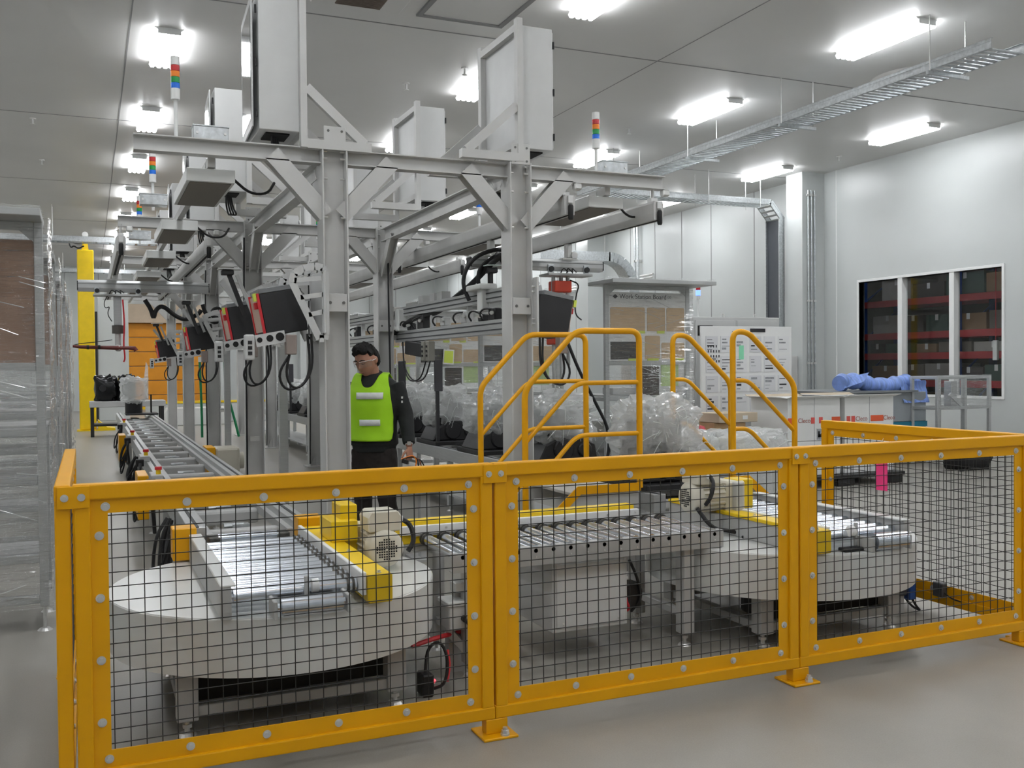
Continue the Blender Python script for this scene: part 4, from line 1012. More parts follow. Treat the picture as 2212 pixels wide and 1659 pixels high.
tA = terminal(1, 'black red edged terminal on the front left column', False); place(tA, (1.665, 7.56, 0))
tB = terminal(-1, 'black terminal on the front right column above the yellow handrail', False, False); place(tB, (3.435, 7.56, 0))
tC = terminal(1, 'black red edged terminal between the first and second left columns'); place(tC, (1.665, 9.4, 0))
dup(tC, (1.665, 13.5, -.02), None, 'black red edged terminal between the second and third left columns')
dup(tC, (1.665, 19.7, -.05), None, 'small black red edged terminal furthest away, before the orange door')
for y, lb in ((9.48, 'slim aluminium post carrying the second terminal'), (13.58, 'slim aluminium post carrying the third terminal')):
    pst = thing('terminal_post', lb, 'post', (1.72, y, 0), 0, 'terminal posts')
    G().box(1.68, 1.76, y-.04, y+.04, .02, 2.45).build('post', ALU, pst, .003); G().box(1.62, 1.82, y-.12, y+.12, 0, .02).build('base_plate', GRB, pst)
# green strap hanging
for i, (x, y) in enumerate(((1.55, 15.4), (1.9, 15.3))):
    t = thing('green_strap', 'green strap hanging by the third left column, %s one' % ('left', 'right')[i], 'strap', (x, y, .5))
    G().tube([(x, y, 1.7), (x+.01, y, 1.3), (x+.02+i*.1, y, .9), (x+.02+i*.18, y, .55)], .02, 6, 1).build('strap', GRN, t)
    G().box(x-.02, x+.03, y-.02, y+.02, 1.7, 1.78).build('hook', PAP, t)
# ================================================================== CROSSOVER STAIRS WITH YELLOW HANDRAILS
def arc(p, q, r, n=5):
    return None
def fillet(pts, r=.07):
    """round the corners of a polyline"""
    pts = [Vector(p) for p in pts]; out = [pts[0]]
    for a, b, c in zip(pts, pts[1:], pts[2:]):
        u = (a-b); v = (c-b); ru = min(r, u.length*.45); rv = min(r, v.length*.45)
        p0 = b+u.normalized()*ru; p1 = b+v.normalized()*rv
        for k in range(6):
            t_ = k/5; out.append(p0*(1-t_)**2+b*2*t_*(1-t_)+p1*t_*t_)
    return out+[pts[-1]]
TRD = mat('tread_grating', (186, 184, 180), .5, .3, .05, 30, .2, 120)
def stair(sgn, xi, xp, xo, y0, y1, label, zp=.735):
    """xi inner post, xp where the rail starts to slope, xo outer post; sgn -1 steps go to -x"""
    t = thing('crossover_stairs', label, 'stairs', ((xi+xo)/2, (y0+y1)/2, 0))
    for nm, y in (('near', y0), ('far', y1)):
        for k, (zo, ex) in enumerate(((0, 1.0), (-.35, 1.0), (-.70, .72))):
            zt = 1.83+zo; r = .021 if k == 0 else .016
            if k == 0: pts = [(xi, y, zp+.02), (xi, y, zt), (xp, y, zt), (xo, y, zt-.385), (xo, y, .30 if sgn < 0 else .02)]
            else: 
                xe = xp+(xo-xp)*ex; pts = [(xi, y, zt), (xp, y, zt), (xe, y, zt-.385*ex)]
            G().tube(fillet(pts), r, 12).build('handrail' if k == 0 else 'mid_rail', YEL, t, 0, True)
        # stringer
        x0, x1 = sorted((xi, xp)); xs = xo
        poly = [(xi, zp+.03), (xi, zp-.12), (xp+sgn*.1, zp-.12), (xo+sgn*.05, .16), (xo+sgn*.22, .16), (xp-sgn*.0, zp+.03)]
        G().prism(poly, y-.012+(.03 if nm == 'near' else -.03), y+.012+(.03 if nm == 'near' else -.03), 'y').build('stringer', GRY, t)
        poly = [(xi, zp+.055), (xi, zp-.0), (xp-sgn*.02, zp-.0), (xo+sgn*.2, .20), (xo+sgn*.26, .24), (xp-sgn*.0, zp+.055)]
        G().prism(poly, y-.014, y-.004, 'y').build('kick_edge', YEL, t)
    G().box(min(xi, xp), max(xi, xp), y0+.05, y1-.05, zp-.02, zp).build('platform', TRD, t, .003)
    for j, (fx, z) in enumerate(((.42, .50), (.95, .27))):
        xa = xp+(xo-xp)*(fx-.42)+sgn*.02; xb = xa+sgn*.29
        G().box(min(xa, xb), max(xa, xb), y0+.045, y1-.045, z-.025, z).build('tread', TRD, t, .003)
    for x in (xi-sgn*-.03, xo+sgn*.1):
        for y in (y0+.06, y1-.06): G().box(x-.02, x+.02, y-.02, y+.02, 0, .62 if x == xi-sgn*-.03 else .2).build('support_leg', GRY, t)
    return t
stair(-1, 3.465, 2.98, 2.60, 5.74, 6.52, 'yellow railed crossover steps left of the return conveyor')
stair(1, 4.245, 4.38, 4.80, 5.74, 6.52, 'yellow railed crossover steps right of the return conveyor')

# ================================================================== CRUMPLED PLASTIC
from mathutils import noise as NZ
def nz(p, s): return NZ.noise(Vector(p)*s)
def crumple(c, s, seed, n=56, m=38, amp=.16, sq=.6):
    """bag: rounded block pulled about by noise"""
    g = G(); vs = []; c = Vector(c)
    def sp(v): return math.copysign(abs(v)**sq, v)
    for i in range(m+1):
        a = -math.pi/2+math.pi*i/m
        for j in range(n):
            b = 2*math.pi*j/n
            d = Vector((sp(math.cos(a))*sp(math.cos(b)), sp(math.cos(a))*sp(math.sin(b)), sp(math.sin(a))))
            f = 1+amp*nz(d+Vector((seed*3.1, seed, 0)), 2.0)+amp*.9*(.35-abs(nz(d+Vector((0, seed*2.3, seed)), 3.2)))+amp*.45*(.3-abs(nz(d+Vector((seed, seed*1.3, 0)), 7.5)))
            vs.append(c+Vector((d.x*s[0]/2*f, d.y*s[1]/2*f, d.z*s[2]/2*f)))
    fs = [(i*n+j, i*n+(j+1) % n, (i+1)*n+(j+1) % n, (i+1)*n+j) for i in range(m) for j in range(n)]
    g._add(vs, fs); return g
def sheet(p0, u, v, nu, nv, amp, seed, pinch=0):
    p0, u, v = Vector(p0), Vector(u), Vector(v); nrm = u.cross(v).normalized(); vs = []
    for j in range(nv+1):
        for i in range(nu+1):
            a, b = i/nu, j/nv; p = p0+u*a+v*b
            q = Vector((p.x, p.y, p.z*1.0))+Vector((seed*1.7, seed, 0))
            h = nz(Vector((q.x*1.0, q.y*1.0, q.z*3.0+q.x*1.2)), 3)*amp+nz(q, 11)*amp*.35
            p = p+nrm*h
            if pinch: p = p+u*(.5-a)*pinch*abs(math.sin(b*9+seed))
            vs.append(p)
    g = G(); g._add(vs, [(j*(nu+1)+i, j*(nu+1)+i+1, (j+1)*(nu+1)+i+1, (j+1)*(nu+1)+i) for j in range(nv) for i in range(nu)]); return g

def folds(t, lines, r=.003):  # pale strands along the film's creases, drawn in place of bright glints
    g = G()
    for p in lines: g.tube(p, r, 5, 1)
    o = g.build('glint_folds', GLF, t, 0, True); o['kind'] = 'stuff'; return o
# ================================================================== ENGINES ON THE RETURN CONVEYOR
def engine(seed, post, label):
    t = at0('engine_pallet', label, 'engine', 'wrapped engines on the return conveyor')
    G().box(-.29, .29, -.36, .36, .0, .05).build('pallet', BLK, t, .01, seg=2)
    g = G()
    g.prism([(-.30, .05), (.30, .05), (.27, .2), (.12, .27), (-.08, .27), (-.22, .2)], -.28, .2, 'y'); g.cyl((-.05, -.3, .16), (-.05, .3, .16), .10, 16); g.cyl((.16, -.3, .15), (.16, -.22, .15), .07, 16); g.box(-.2, .0, -.2, .15, .2, .34)
    g.build('engine_block', BLK, t, .012)
    b = crumple((.02, .02, .40), (.54, .64, .48), seed, 60, 40, .30); b.build('plastic_bag', BAG, t, 0, True)
    rn = random.Random(seed); L = []
    for _ in range(16):
        x0 = rn.uniform(-.22, .2); z0 = rn.uniform(.30, .58); dx = rn.uniform(-.2, .2); y = -.30-.02*rn.random()
        L.append([(x0, y, z0), (x0+dx*.5, y-.025, z0+rn.uniform(-.08, .06)), (x0+dx, y, max(.2, z0+rn.uniform(-.2, .06)))])
    folds(t, L, .0028)
    G().box(-.14, .14, -.18, .2, .22, .5).build('cylinder_head', mat('casting_grey', (150, 150, 150), .5, .4, .1, 10), t, .03, seg=2)
    if post:
        G().box(-.27, -.23, -.34, -.30, .05, .62).build('post', mat('post_black', (48, 48, 50), .4), t, .004)
        G().box(-.29, -.19, -.345, -.325, .62, .98).build('display_plate', mat('plate_dark', (70, 70, 74), .25), t, .006)
    return t
for i, (y, ps) in enumerate(((6.25, 0), (7.95, 0), (9.4, 0), (10.8, 1), (12.2, 1), (13.7, 1), (15.2, 0), (16.6, 1), (18.1, 0), (19.6, 1), (21.2, 0))):
    dsc = ('nearest, between the yellow handrails', 'second, right of the front right column', 'third, seen left of the front right column', 'fourth, with the taller dark plate', 'fifth, with a dark plate beside the worker', 'sixth, behind the second right column', 'seventh, beyond the second right column', 'eighth, behind the front left column', 'ninth, far back', 'tenth, far back with a dark plate', 'last one at the far end')[i]
    place(engine(i+1, ps, 'wrapped engine on the return conveyor, %s' % dsc), (3.9, y, .694))
# engines at the far end of the left conveyor
t = thing('wrapped_part', 'white plastic wrapped part standing at the far end of the left conveyor', 'part', (.93, 20.4, .7))
G().box(.64, 1.24, 20.1, 20.7, .705, .74).build('pallet', BLK, t, .01); G().cyl((.80, 20.4, .74), (.80, 20.4, .98), .16, 20).build('pedestal', BLK, t, 0, True)
crumple((.80, 20.3, 1.20), (.46, .4, .46), 21, 40, 28, .3, .5).build('plastic_bag', BAG, t, 0, True)
g = G(); g.prism([(.99, 1.0), (1.07, 1.0), (1.07, 1.66), (1.03, 1.74), (.99, 1.4)], 20.25, 20.29, 'y'); g.build('film_flap', BAG, t); G().box(1.1, 1.13, 20.27, 20.32, .74, 1.1).build('post', BLK, t)
for i, x in enumerate((.38, .84)):
    t = thing('engine_block', 'glossy black engine standing behind the left conveyor, %s one' % ('left', 'right')[i], 'engine', (x, 25.2, .84), 0, 'black engines behind the left conveyor')
    crumple((x, 25.2, 1.13), (.5-.1*i, .45, .6), 40+i, 16, 12, .35, .55).build('engine_body', mat('engine_gloss', (24, 25, 27), .2, .3), t, 0, True)
    G().cyl((x-.08, 24.97, 1.15), (x-.08, 24.92, 1.15), .08, 16).build('pulley', BLK, t, 0, True); G().box(x-.12, x+.14, 25.1, 25.3, 1.36, 1.42).build('cover', mat('chrome_cover', (170, 172, 172), .2, .8), t, .03)
t = thing('engine_bench', 'grey bench carrying the black engines behind the left conveyor', 'bench', (.6, 25.2, 0))
G().box(.0, 1.7, 24.85, 25.6, .70, .84).build('bench_top', GRY, t, .01); G().box(.05, 1.65, 24.9, 25.55, .25, .3).build('shelf', BLK, t)
for x in (.06, 1.62):
    for y in (24.93, 25.5): G().box(x-.04, x+.04, y-.04, y+.04, 0, .70).build('leg', BLK, t)
# yellow jib pillar
t = thing('jib_pillar', 'tall yellow crane pillar at the far left', 'pillar', (-.04, 27.7, 0))
G().box(-.235, .165, 27.55, 27.9, .03, 4.72).build('column', mat('pillar_yellow', (236, 200, 10), .35, 0, .05), t, .02)
G().prism([(-.3, 0), (.62, 0), (.62, .06), (.42, .09), (.2, .28), (.2, .03), (-.3, .03)], 27.4, 28.05, 'y').build('base_plate', mat('pillar_yellow', (236, 200, 10), .35), t)
G().prism([(-.12, 4.72), (.05, 4.72), (.02, 4.95), (-.09, 4.95)], 27.65, 27.8, 'y').build('top_lug', mat('pillar_yellow', (236, 200, 10), .35), t)
G().cyl((-.03, 27.6, 5.12), (-.03, 27.85, 5.12), .075, 16).build('pivot', PAP, t, 0, True); G().cyl((-.035, 27.72, 4.95), (-.035, 27.72, 5.15), .03, 10).build('pivot_pin', MAR, t)
G().tube([(-.04, 27.6, 4.9), (-.25, 27.6, 4.86), (-.42, 27.6, 4.95), (-.38, 27.6, 4.75), (-.3, 27.6, 4.82), (-.2, 27.6, 4.74), (-.06, 27.6, 4.82)], .02, 6, 2).build('cable', CBL, t)
t = thing('low_partition', 'low white curb wall with yellow top before the orange door', 'partition', (4, 30.2, 0))
G().box(1.5, 8, 30.0, 30.25, 0, .58).build('wall', PNL, t, .02); G().box(1.5, 8, 29.98, 30.27, .58, .64).build('coping', YLM, t)
G().prism([(1.7, 0), (3.6, 0), (3.6, .5), (2.0, .5)], 28.6, 29.2, 'y').build('ramp', WHT, t, .02)
t = thing('white_pillar', 'wide white cladding pillar left of the orange door', 'pillar', (.7, 33, 0))
G().box(.28, 1.17, 32.8, 33.3, 0, 4.3).build('cladding', PNL, t, .01); g = G(); g.box(.2, .27, 32.75, 33, 0, 3.4); g.build('pipe_cover', CBL, t)

# ================================================================== WRAPPED WORK STATIONS
def station(seed, back, label, wide=1.1, head=False, right=False, extra=True):
    """local: right post at x=0, runs to -wide, front face y=0, depth .55"""
    t = at0('work_station', label, 'work station', 'plastic wrapped aluminium work stations')
    W = -wide
    for x in (-.025, W+.025):
        G().box(x-.025, x+.025, 0, .05, .15, 2.50).build('post', ALU, t, .003)
        G().box(x-.025, x+.025, .5, .55, .15, 1.24).build('post', ALU, t, .003)
        for y in (.025, .525):
            g = G(); g.cyl((x, y, .012), (x, y, .16), .01, 8); g.cyl((x, y, 0), (x, y, .014), .045, 14, .028); g.build('levelling_foot', STL, t)
        G().box(x-.02, x+.02, .05, .5, 1.19, 1.23).build('side_rail', ALU, t); G().box(x-.02, x+.02, .05, .5, .17, .21).build('side_rail', ALU, t)
    for z in (2.45, 1.595, 1.195, .90, .42, .17): G().box(W+.05, -.05, .003, .047, z, z+.05).build('cross_rail', ALU, t, .003)
    g = G(); g.prism([(-.05, 2.45), (-.05, 2.38), (-.13, 2.45)], .01, .04); g.prism([(W+.05, 2.45), (W+.05, 2.38), (W+.13, 2.45)], .01, .04); each(g, 'corner_gusset', ALU, t)
    if back: 
        G().box(W+.05, -.05, .015, .03, 1.645, 2.39).build('back_board', PLY, t)
        for x in (W*.4, ): G().box(x-.02, x+.02, .005, .015, 2.35, 2.40).build('hook', PAP, t)
    else:
        b = G().box(W+.05, -.05, .012, .03, 1.645, 2.42).build('board', PAP, t)
        if head:
            text('Work Station Board', b, (W/2-.06, .010, 2.37), (90, 0, 0), .075, INK); text('00', b, (-.27, .010, 2.37), (90, 0, 0), .05, PRT)
            g = G(); g.prism([(W+.10, 2.37), (W+.135, 2.395), (W+.17, 2.37), (W+.135, 2.345)], .0085, .0115); g.build('badge', INK, b)
        rows = [(W+.07, W+.52, 1.98, 2.25), (W+.55, W+.79, 1.98, 2.25), (W+.81, -.07, 1.98, 2.25), (W+.52, W+.72, 1.66, 1.93), (W+.74, -.07, 1.66, 1.85)]
        for x0, x1, z0, z1 in rows: G().prism([(x0, z0), (x1, z0), (x1, z1-.012), (x1-.012, z1), (x0+.012, z1), (x0, z1-.012)], .008, .012).build('tan_sheet', TAN, b)
        G().box(W+.07, W+.48, .008, .012, 1.66, 1.86).build('dark_panel', mat('panel_dark', (60, 58, 56), .4), b)
        for x0, x1, z in ((W+.30, W+.44, 1.64), (W+.55, W+.70, 1.64), (W+.9, -.08, 1.64), (W+.42, W+.52, 1.955), (W+.68, W+.78, 1.955)): G().box(x0, x1, .006, .0115, z, z+.03).build('lime_label', LIM, b)
    # top light shelf
    G().box(W-.06, .18 if right else .0, -.28, .3, 2.50, 2.545).build('top_shelf', ALU, t, .004)
    sheet((W-.08, -.29, 2.56), (wide+(.26 if right else .08), 0, 0), (0, .6, 0), 20, 10, .03, seed+5).build('top_film', WRP, t)
    G().box(W, 0, .05, .6, 1.24, 1.262).build('table_top', GRY, t, .004)
    for z in (.945, .465): G().box(W+.02, -.02, .05, .5, z, z+.012).build('shelf', GRY, t)
    if extra:
        G().box(W+.15, W+.45, .1, .35, 1.262, 1.34).build('paper_tray', CAB, t, .006)
        G().box(W+.45, W+.72, .02, .05, 1.0, 1.58).build('dark_screen', mat('screen_brown', (66, 58, 54), .3), t, .01)
        G().box(W+.75, W+.98, .03, .045, 1.35, 1.6).build('lime_sheet', mat('lime_sheet', (190, 214, 150), .6), t)
    sheet((W-.02, -.03, .14), (wide+.05, 0, 0), (0, 0, 2.42), 30, 60, .03, seed).build('front_film', WRP, t, 0, True)
    rn = random.Random(seed); L = []
    for _ in range(34):
        x0 = rn.uniform(W, -.05); z0 = rn.choice((rn.uniform(.2, 1.7), rn.uniform(1.2, 2.45))); l_ = rn.uniform(.08, .42); sl = rn.uniform(-.42, -.12) if rn.random() < .8 else rn.uniform(0, .3)
        x1 = min(x0+l_, .01); L.append([(x0, -.045, z0), ((x0+x1)/2, -.052, z0+sl*(x1-x0)*.5), (x1, -.045, z0+sl*(x1-x0))])
    for _ in range(10):
        y0 = rn.uniform(.0, .4); z0 = rn.uniform(.3, 2.4); L.append([(.045, y0, z0), (.05, y0+.08, z0-.02), (.045, y0+.16, z0-.05)])
    folds(t, L, .0028)
    sheet((.03, -.03, .14), (0, .6, 0), (0, 0, 2.40), 12, 50, .018, seed+1).build('side_film', WRP, t, 0, True)
    return t
for i, y in enumerate((6.57, 8.95, 11.2, 13.3, 15.3)):
    place(station(10+i*3, True, 'wrapped work station back with brown board, %s on the left edge' % ('nearest', 'second', 'third', 'fourth', 'fifth')[i], 1.3, extra=False), (-.245, y, 0))
place(station(31, False, 'wrapped work station with headed white board behind the yellow handrail', 1.12, True, True), (6.42, 9.5, 0))
place(station(34, False, 'wrapped work station seen just right of the front right column', 1.12, False, False), (5.62, 11.3, 0))
place(station(37, False, 'wrapped work station with lime card seen left of the front right column', 1.2, False, False), (5.62, 13.6, 0))
place(station(40, False, 'wrapped work station behind the worker', 1.2, False, False), (5.62, 17.0, 0))
for x, y, lb, z in ((4.62, 11.9, 'leaning lime sticker card on the wrapped station left of the right column', 1.72),):
    t = thing('lime_card', lb, 'card', (4.9, 13.55, 1.66)); G().cbox((4.9, 13.545, 1.74), (.17, .004, .22), (0, 4, 0)).build('card', PAP, t); G().cbox((4.9, 13.541, 1.74), (.14, .003, .18), (0, 4, 0)).build('lime_sheet', LIM, t)
# plastic draped loose over benches behind the right columns
for i, (x, y, z, s) in enumerate(((5.3, 8.3, .55, (.9, .6, 1.0)), (6.1, 8.4, .5, (.8, .6, .9)), (5.6, 10.3, .6, (.9, .6, 1.1)), (6.9, 9.0, .45, (.8, .6, .85)))):
    lb = ('between the middle handrails', 'under the headed board', 'behind the left handrails', 'right of the headed board')[i]
    t = thing('wrapped_bundle', 'clear plastic wrapped equipment %s' % lb, 'bundle', (x, y, 0))
    G().box(x-s[0]*.4, x+s[0]*.4, y-s[1]*.4, y+s[1]*.4, 0, z+.2).build('equipment_body', CAB, t, .02); G().box(x-s[0]*.3, x+s[0]*.1, y-s[1]*.42, y-s[1]*.40, .25, z).build('dark_panel', mat('panel_dark', (60, 58, 56), .4), t)
    G().box(x-.1, x+.2, y-.1, y+.15, z+.2, z+.32).build('upper_box', MTR, t, .01)
    rn = random.Random(i); L = []
    for _ in range(26):
        x0 = x+rn.uniform(-.45, .4)*s[0]; z0 = rn.uniform(.15, z+.36); dx = rn.uniform(-.3, .3); yy = y-s[1]*.50
        L.append([(x0, yy, z0), (x0+dx*.5, yy-.02, z0+rn.uniform(-.06, .06)), (x0+dx, yy, z0+rn.uniform(-.2, .2))])
    folds(t, L, .0035)
    crumple((x, y, (z+.38)/2), (s[0], s[1], z+.38), 60+i, 64, 44, .16, .35).build('plastic_film', BAG, t, 0, True)

# ================================================================== RIGHT BACKGROUND
t = thing('info_board', 'white leaning information board covered in printed sheets', 'board', (8.6, 11.3, .8))
bd = G().box(7.82, 9.40, 11.30, 11.33, .84, 2.13).build('board_panel', PAP, t, .004)
for x in (7.95, 9.25): G().box(x-.03, x+.03, 11.33, 11.39, 0, 2.1).build('stand_post', ALU, t); G().box(x-.03, x+.03, 11.1, 11.7, 0, .04).build('stand_foot', ALU, t)
random.seed(11); k = 0
for cx in range(6):
    for cz in range(4):
        x = 7.9+cx*.25; z = .92+cz*.28
        G().box(x, x+.20, 11.294, 11.2995, z, z+.23).build('printed_sheet', mat('sheet_white_%d' % (cx % 3), (214+cx % 3*6, 215+cx % 3*6, 218+cx % 3*5), .7, 0, .02), bd)
        g = G()
        for r_ in range(4):
            if random.random() < .75: zz = z+.04+r_*.045; w_ = random.uniform(.05, .16); g.box(x+.02, x+.02+w_, 11.292, 11.2942, zz, zz+random.choice((.008, .02, .03)))
        if g.v: g.build('print_lines', PRT if (cx+cz) % 3 else INK, bd)
g = G()
for j in range(4):
    for i in range(5-(j == 3)): g.box(7.93+i*.045, 7.945+i*.045, 11.290, 11.2935, 1.62+j*.07, 1.655+j*.07)
g.build('figure_icons', INK, bd)
G().box(8.46, 8.54, 11.289, 11.292, 1.66, 1.86).build('green_diagram', mat('diagram_green', (140, 220, 180), .7), bd)
g = G(); g.box(8.35, 8.60, 11.29, 11.2995, 2.03, 2.06); g.box(8.66, 8.92, 11.29, 11.2995, 2.05, 2.1); each(g, 'heading_bar', INK, bd)
t = thing('electrical_cabinet', 'grey electrical cabinet behind the information board', 'cabinet', (8.6, 12.3, 0))
G().box(8.15, 9.75, 12.0, 12.6, .1, 2.30).build('cabinet_body', CAB, t, .008); G().box(8.2, 8.9, 11.985, 12.0, .15, 2.25).build('door', CAB, t, .004); G().box(8.95, 9.7, 11.985, 12.0, .15, 2.25).build('door', CAB, t, .004)
G().box(8.24, 8.50, 11.975, 11.985, 2.02, 2.17).build('display', DRK, t); G().box(8.15, 9.75, 12.05, 12.55, 0, .1).build('plinth', DRK, t)
g = G(); g.tube([(8.9, 12.3, 2.3), (8.9, 12.3, 2.36), (8.94, 12.3, 2.36), (8.94, 12.3, 2.3)], .01, 6); g.tube([(9.5, 12.3, 2.3), (9.5, 12.3, 2.36), (9.54, 12.3, 2.36), (9.54, 12.3, 2.3)], .01, 6); each(g, 'lifting_eye', STL, t)
t = thing('stack_light', 'small signal light glowing blue on the grey electrical cabinet', 'signal light', (8.33, 12.1, 2.3))
G().cyl((8.33, 12.1, 2.3), (8.33, 12.1, 2.56), .014, 10).build('pole', PAP, t); G().cyl((8.33, 12.1, 2.56), (8.33, 12.1, 2.62), .03, 14).build('base', PAP, t)
G().cyl((8.33, 12.1, 2.62), (8.33, 12.1, 2.70), .035, 16).build('blue_lamp', emat('blue_lamp', (10, 110, 255), 2.2), t); G().cyl((8.33, 12.1, 2.70), (8.33, 12.1, 2.77), .033, 16).build('red_lens', RDL, t); G().cyl((8.33, 12.1, 2.77), (8.33, 12.1, 2.81), .03, 16).build('cap', PAP, t)
# white printed cartons on a black pallet
t = thing('plastic_pallet', 'black plastic pallet under the white cartons', 'pallet', (9.0, 10.2, 0))
G().box(8.0, 9.98, 9.72, 10.75, .10, .15).build('deck', BLK, t, .008)
for x in (8.02, 8.85, 9.68):
    for y in (9.74, 10.5): G().box(x, x+.28, y, y+.22, 0, .10).build('foot_block', BLK, t, .01)
def white_carton(x0, x1, y0, y1, z0, z1, lb, flaps, right=False):
    t = thing('white_carton', lb, 'carton', ((x0+x1)/2, (y0+y1)/2, z0), 0, 'white printed cartons on the black pallet')
    G().box(x0, x1, y0, y1, z0, z1).build('carton_body', PAP, t, .004)
    xm = (x0+x1)/2; g = G(); g.box(xm-.003, xm+.003, y0-.0015, y0+.01, z0, z1); g.build('corner_seam', PRT, t)
    if flaps:
        for a in (-1, 1): g = G(); g.bar((xm, y0 if a < 0 else y1, z1), (xm, (y0-.12) if a < 0 else y1+.1, z1+.03), (x1-x0)*1.05, .006); g.build('flap', CRL if a > 0 else PAP, t)
        g = G(); g.bar((x0, (y0+y1)/2, z1), (x0-.12, (y0+y1)/2, z1+.02), y1-y0, .006); g.build('flap', PAP, t)
        PB = mat('print_brown', (170, 96, 84), .7); PR_ = mat('print_red', (220, 92, 84), .7)
        if right:
            bands, words, sq, pic = ((x0+.44, x0+.66),), (x0+.28, x0+.76), (x0+.06, x0+.14), x0+.06
        else:
            bands, words, sq, pic = ((x0+.0, x0+.14), (x1-.14, x1)), (x0+.26,), (x0+.40, x0+.53), x0+.46
        for xx0, xx1 in bands: G().box(xx0, xx1, y0-.003, y0, z0+.22, z0+.30).build('print_band', ORP, t)
        for xx in words: text('Cleco', t, (xx, y0-.003, z0+.26), (90, 0, 0), .085, PB)
        for xx in sq: G().box(xx-.03, xx+.03, y0-.003, y0, z0+.22, z0+.30).build('print_square', PR_, t)
        G().box(pic-.01, pic+.13, y0-.004, y0-.001, z0+.0, z0+.16).build('picture_label', PAP, t); g = G(); g.box(pic+.0, pic+.12, y0-.0045, y0-.004, z0+.01, z0+.15); g.build('label_border', PRT, t)
        g = G(); g.box(pic+.02, pic+.10, y0-.006, y0-.0045, z0+.04, z0+.08); g.box(pic+.02, pic+.05, y0-.006, y0-.0045, z0+.04, z0+.12); g.cyl((pic+.085, y0-.006, z0+.075), (pic+.085, y0-.0045, z0+.075), .022, 12); g.build('tool_picture', INK, t)
white_carton(8.13, 8.98, 9.85, 10.6, .60, 1.15, 'white open carton with red print, top left on the pallet', True)
white_carton(9.06, 9.90, 9.85, 10.6, .60, 1.15, 'white open carton with red print, top right on the pallet', True, True)
white_carton(8.13, 8.98, 9.85, 10.6, .152, .595, 'white carton, bottom left on the black pallet', False)
white_carton(9.06, 9.90, 9.85, 10.6, .152, .595, 'white carton, bottom right on the black pallet', False)
def brown_carton(x, y, z, s, lb, rz=0, m=None):
    t = thing('brown_carton', lb, 'carton', (x, y, z), 0, 'brown cartons left of the white cartons')
    G().cbox((x, y, z+s[2]/2), s, (0, 0, rz)).build('carton_body', m or CRD, t, .004); g = G(); g.cbox((x, y, z+s[2]+.001), (.05, s[1], .003), (0, 0, rz)); g.build('tape', CRL, t)
    g = G(); g.cbox((x+.1*math.cos(R(rz))+math.sin(R(rz))*s[1]/2, y-s[1]/2-.001, z+s[2]*.5), (.08, .004, .05), (0, 0, rz)); g.build('label', PAP, t)
brown_carton(7.55, 10.4, 0, (.5, .4, .34), 'brown carton at the bottom left of the stack'); brown_carton(7.55, 10.4, .342, (.48, .4, .28), 'brown carton in the middle of the stack', 4)
brown_carton(7.52, 10.4, .625, (.46, .38, .22), 'brown carton third up in the stack', -5); brown_carton(7.6, 10.38, .85, (.62, .42, .12), 'flat pale carton on top of the stack', 3, CRL)
brown_carton(8.02, 11.0, 0, (.4, .4, .52), 'tall brown carton behind the stack'); brown_carton(8.0, 11.0, .525, (.36, .36, .2), 'small brown carton on the tall one', 10)
t = thing('red_bag', 'red and white plastic bag beside the brown cartons', 'bag', (7.0, 10.3, 0))
crumple((7.0, 10.3, .55), (.3, .25, .5), 80, 18, 14, .3).build('bag', mat('bag_red', (196, 70, 80), .3), t, 0, True); G().box(6.85, 7.15, 10.2, 10.4, 0, .32).build('stand', GRY, t)
# grey container with blue tarpaulin
t = thing('grey_container', 'grey wrapped container with teal tape near the right wall', 'container', (11.3, 12, 0))
G().box(10.35, 12.25, 11.5, 12.7, .66, 1.13).build('upper_body', mat('container_grey', (146, 152, 156), .3, 0, .04), t, .01); G().box(10.34, 12.26, 11.49, 12.71, .58, .66).build('tape_band', TEA, t)
G().box(10.35, 12.25, 11.5, 12.7, 0, .58).build('lower_body', mat('container_brown', (160, 150, 138), .25, 0, .08, 3), t, .01); G().box(10.28, 12.0, 11.42, 12.75, 1.13, 1.16).build('lid', mat('container_lid', (128, 132, 134), .4), t)
G().box(11.2, 11.36, 11.494, 11.5, .80, 1.02).build('document_pouch', PAP, t); G().box(11.2, 11.36, 11.49, 11.494, .98, 1.02).build('pouch_header', INK, t)
TRP = mat('blue_tarpaulin', (128, 158, 226), .4, 0, .28, 7, .9, 14, 0, (3, .6, .6))
t = thing('blue_tarpaulin', 'crumpled blue tarpaulin rolled on top of the grey container', 'tarpaulin', (11.5, 11.8, 1.16))
g = G(); rr = []
for k in range(30):
    f = k/29; x = 10.7+f*1.62; z = 1.28+.035*math.sin(f*9)-.03*f-(max(0, f-.8)*1.2*.25); rr.append(((x, 11.75+.05*math.sin(f*7), z), .15+.035*nz((f*9, 1, 0), 1.7)+.02*math.sin(f*40), .12+.03*nz((f*9, 5, 2), 2)+.018*math.sin(f*40), (0,1,0), (0,0,1)))
g.loft(rr, 20); g.build('roll', TRP, t, 0, True)
sheet((11.75, 11.47, .96), (.55, 0, .0), (0, .12, .34), 16, 12, .05, 7).build('draped_end', TRP, t, 0, True)
g = G(); g.quad((10.66, 11.6, 1.2), (11.0, 11.55, 1.30), (11.15, 11.6, 1.44), (10.8, 11.7, 1.36)); o = g.build('loose_flap', TRP, t); so = o.modifiers.new('solidify', 'SOLIDIFY'); so.thickness = .01
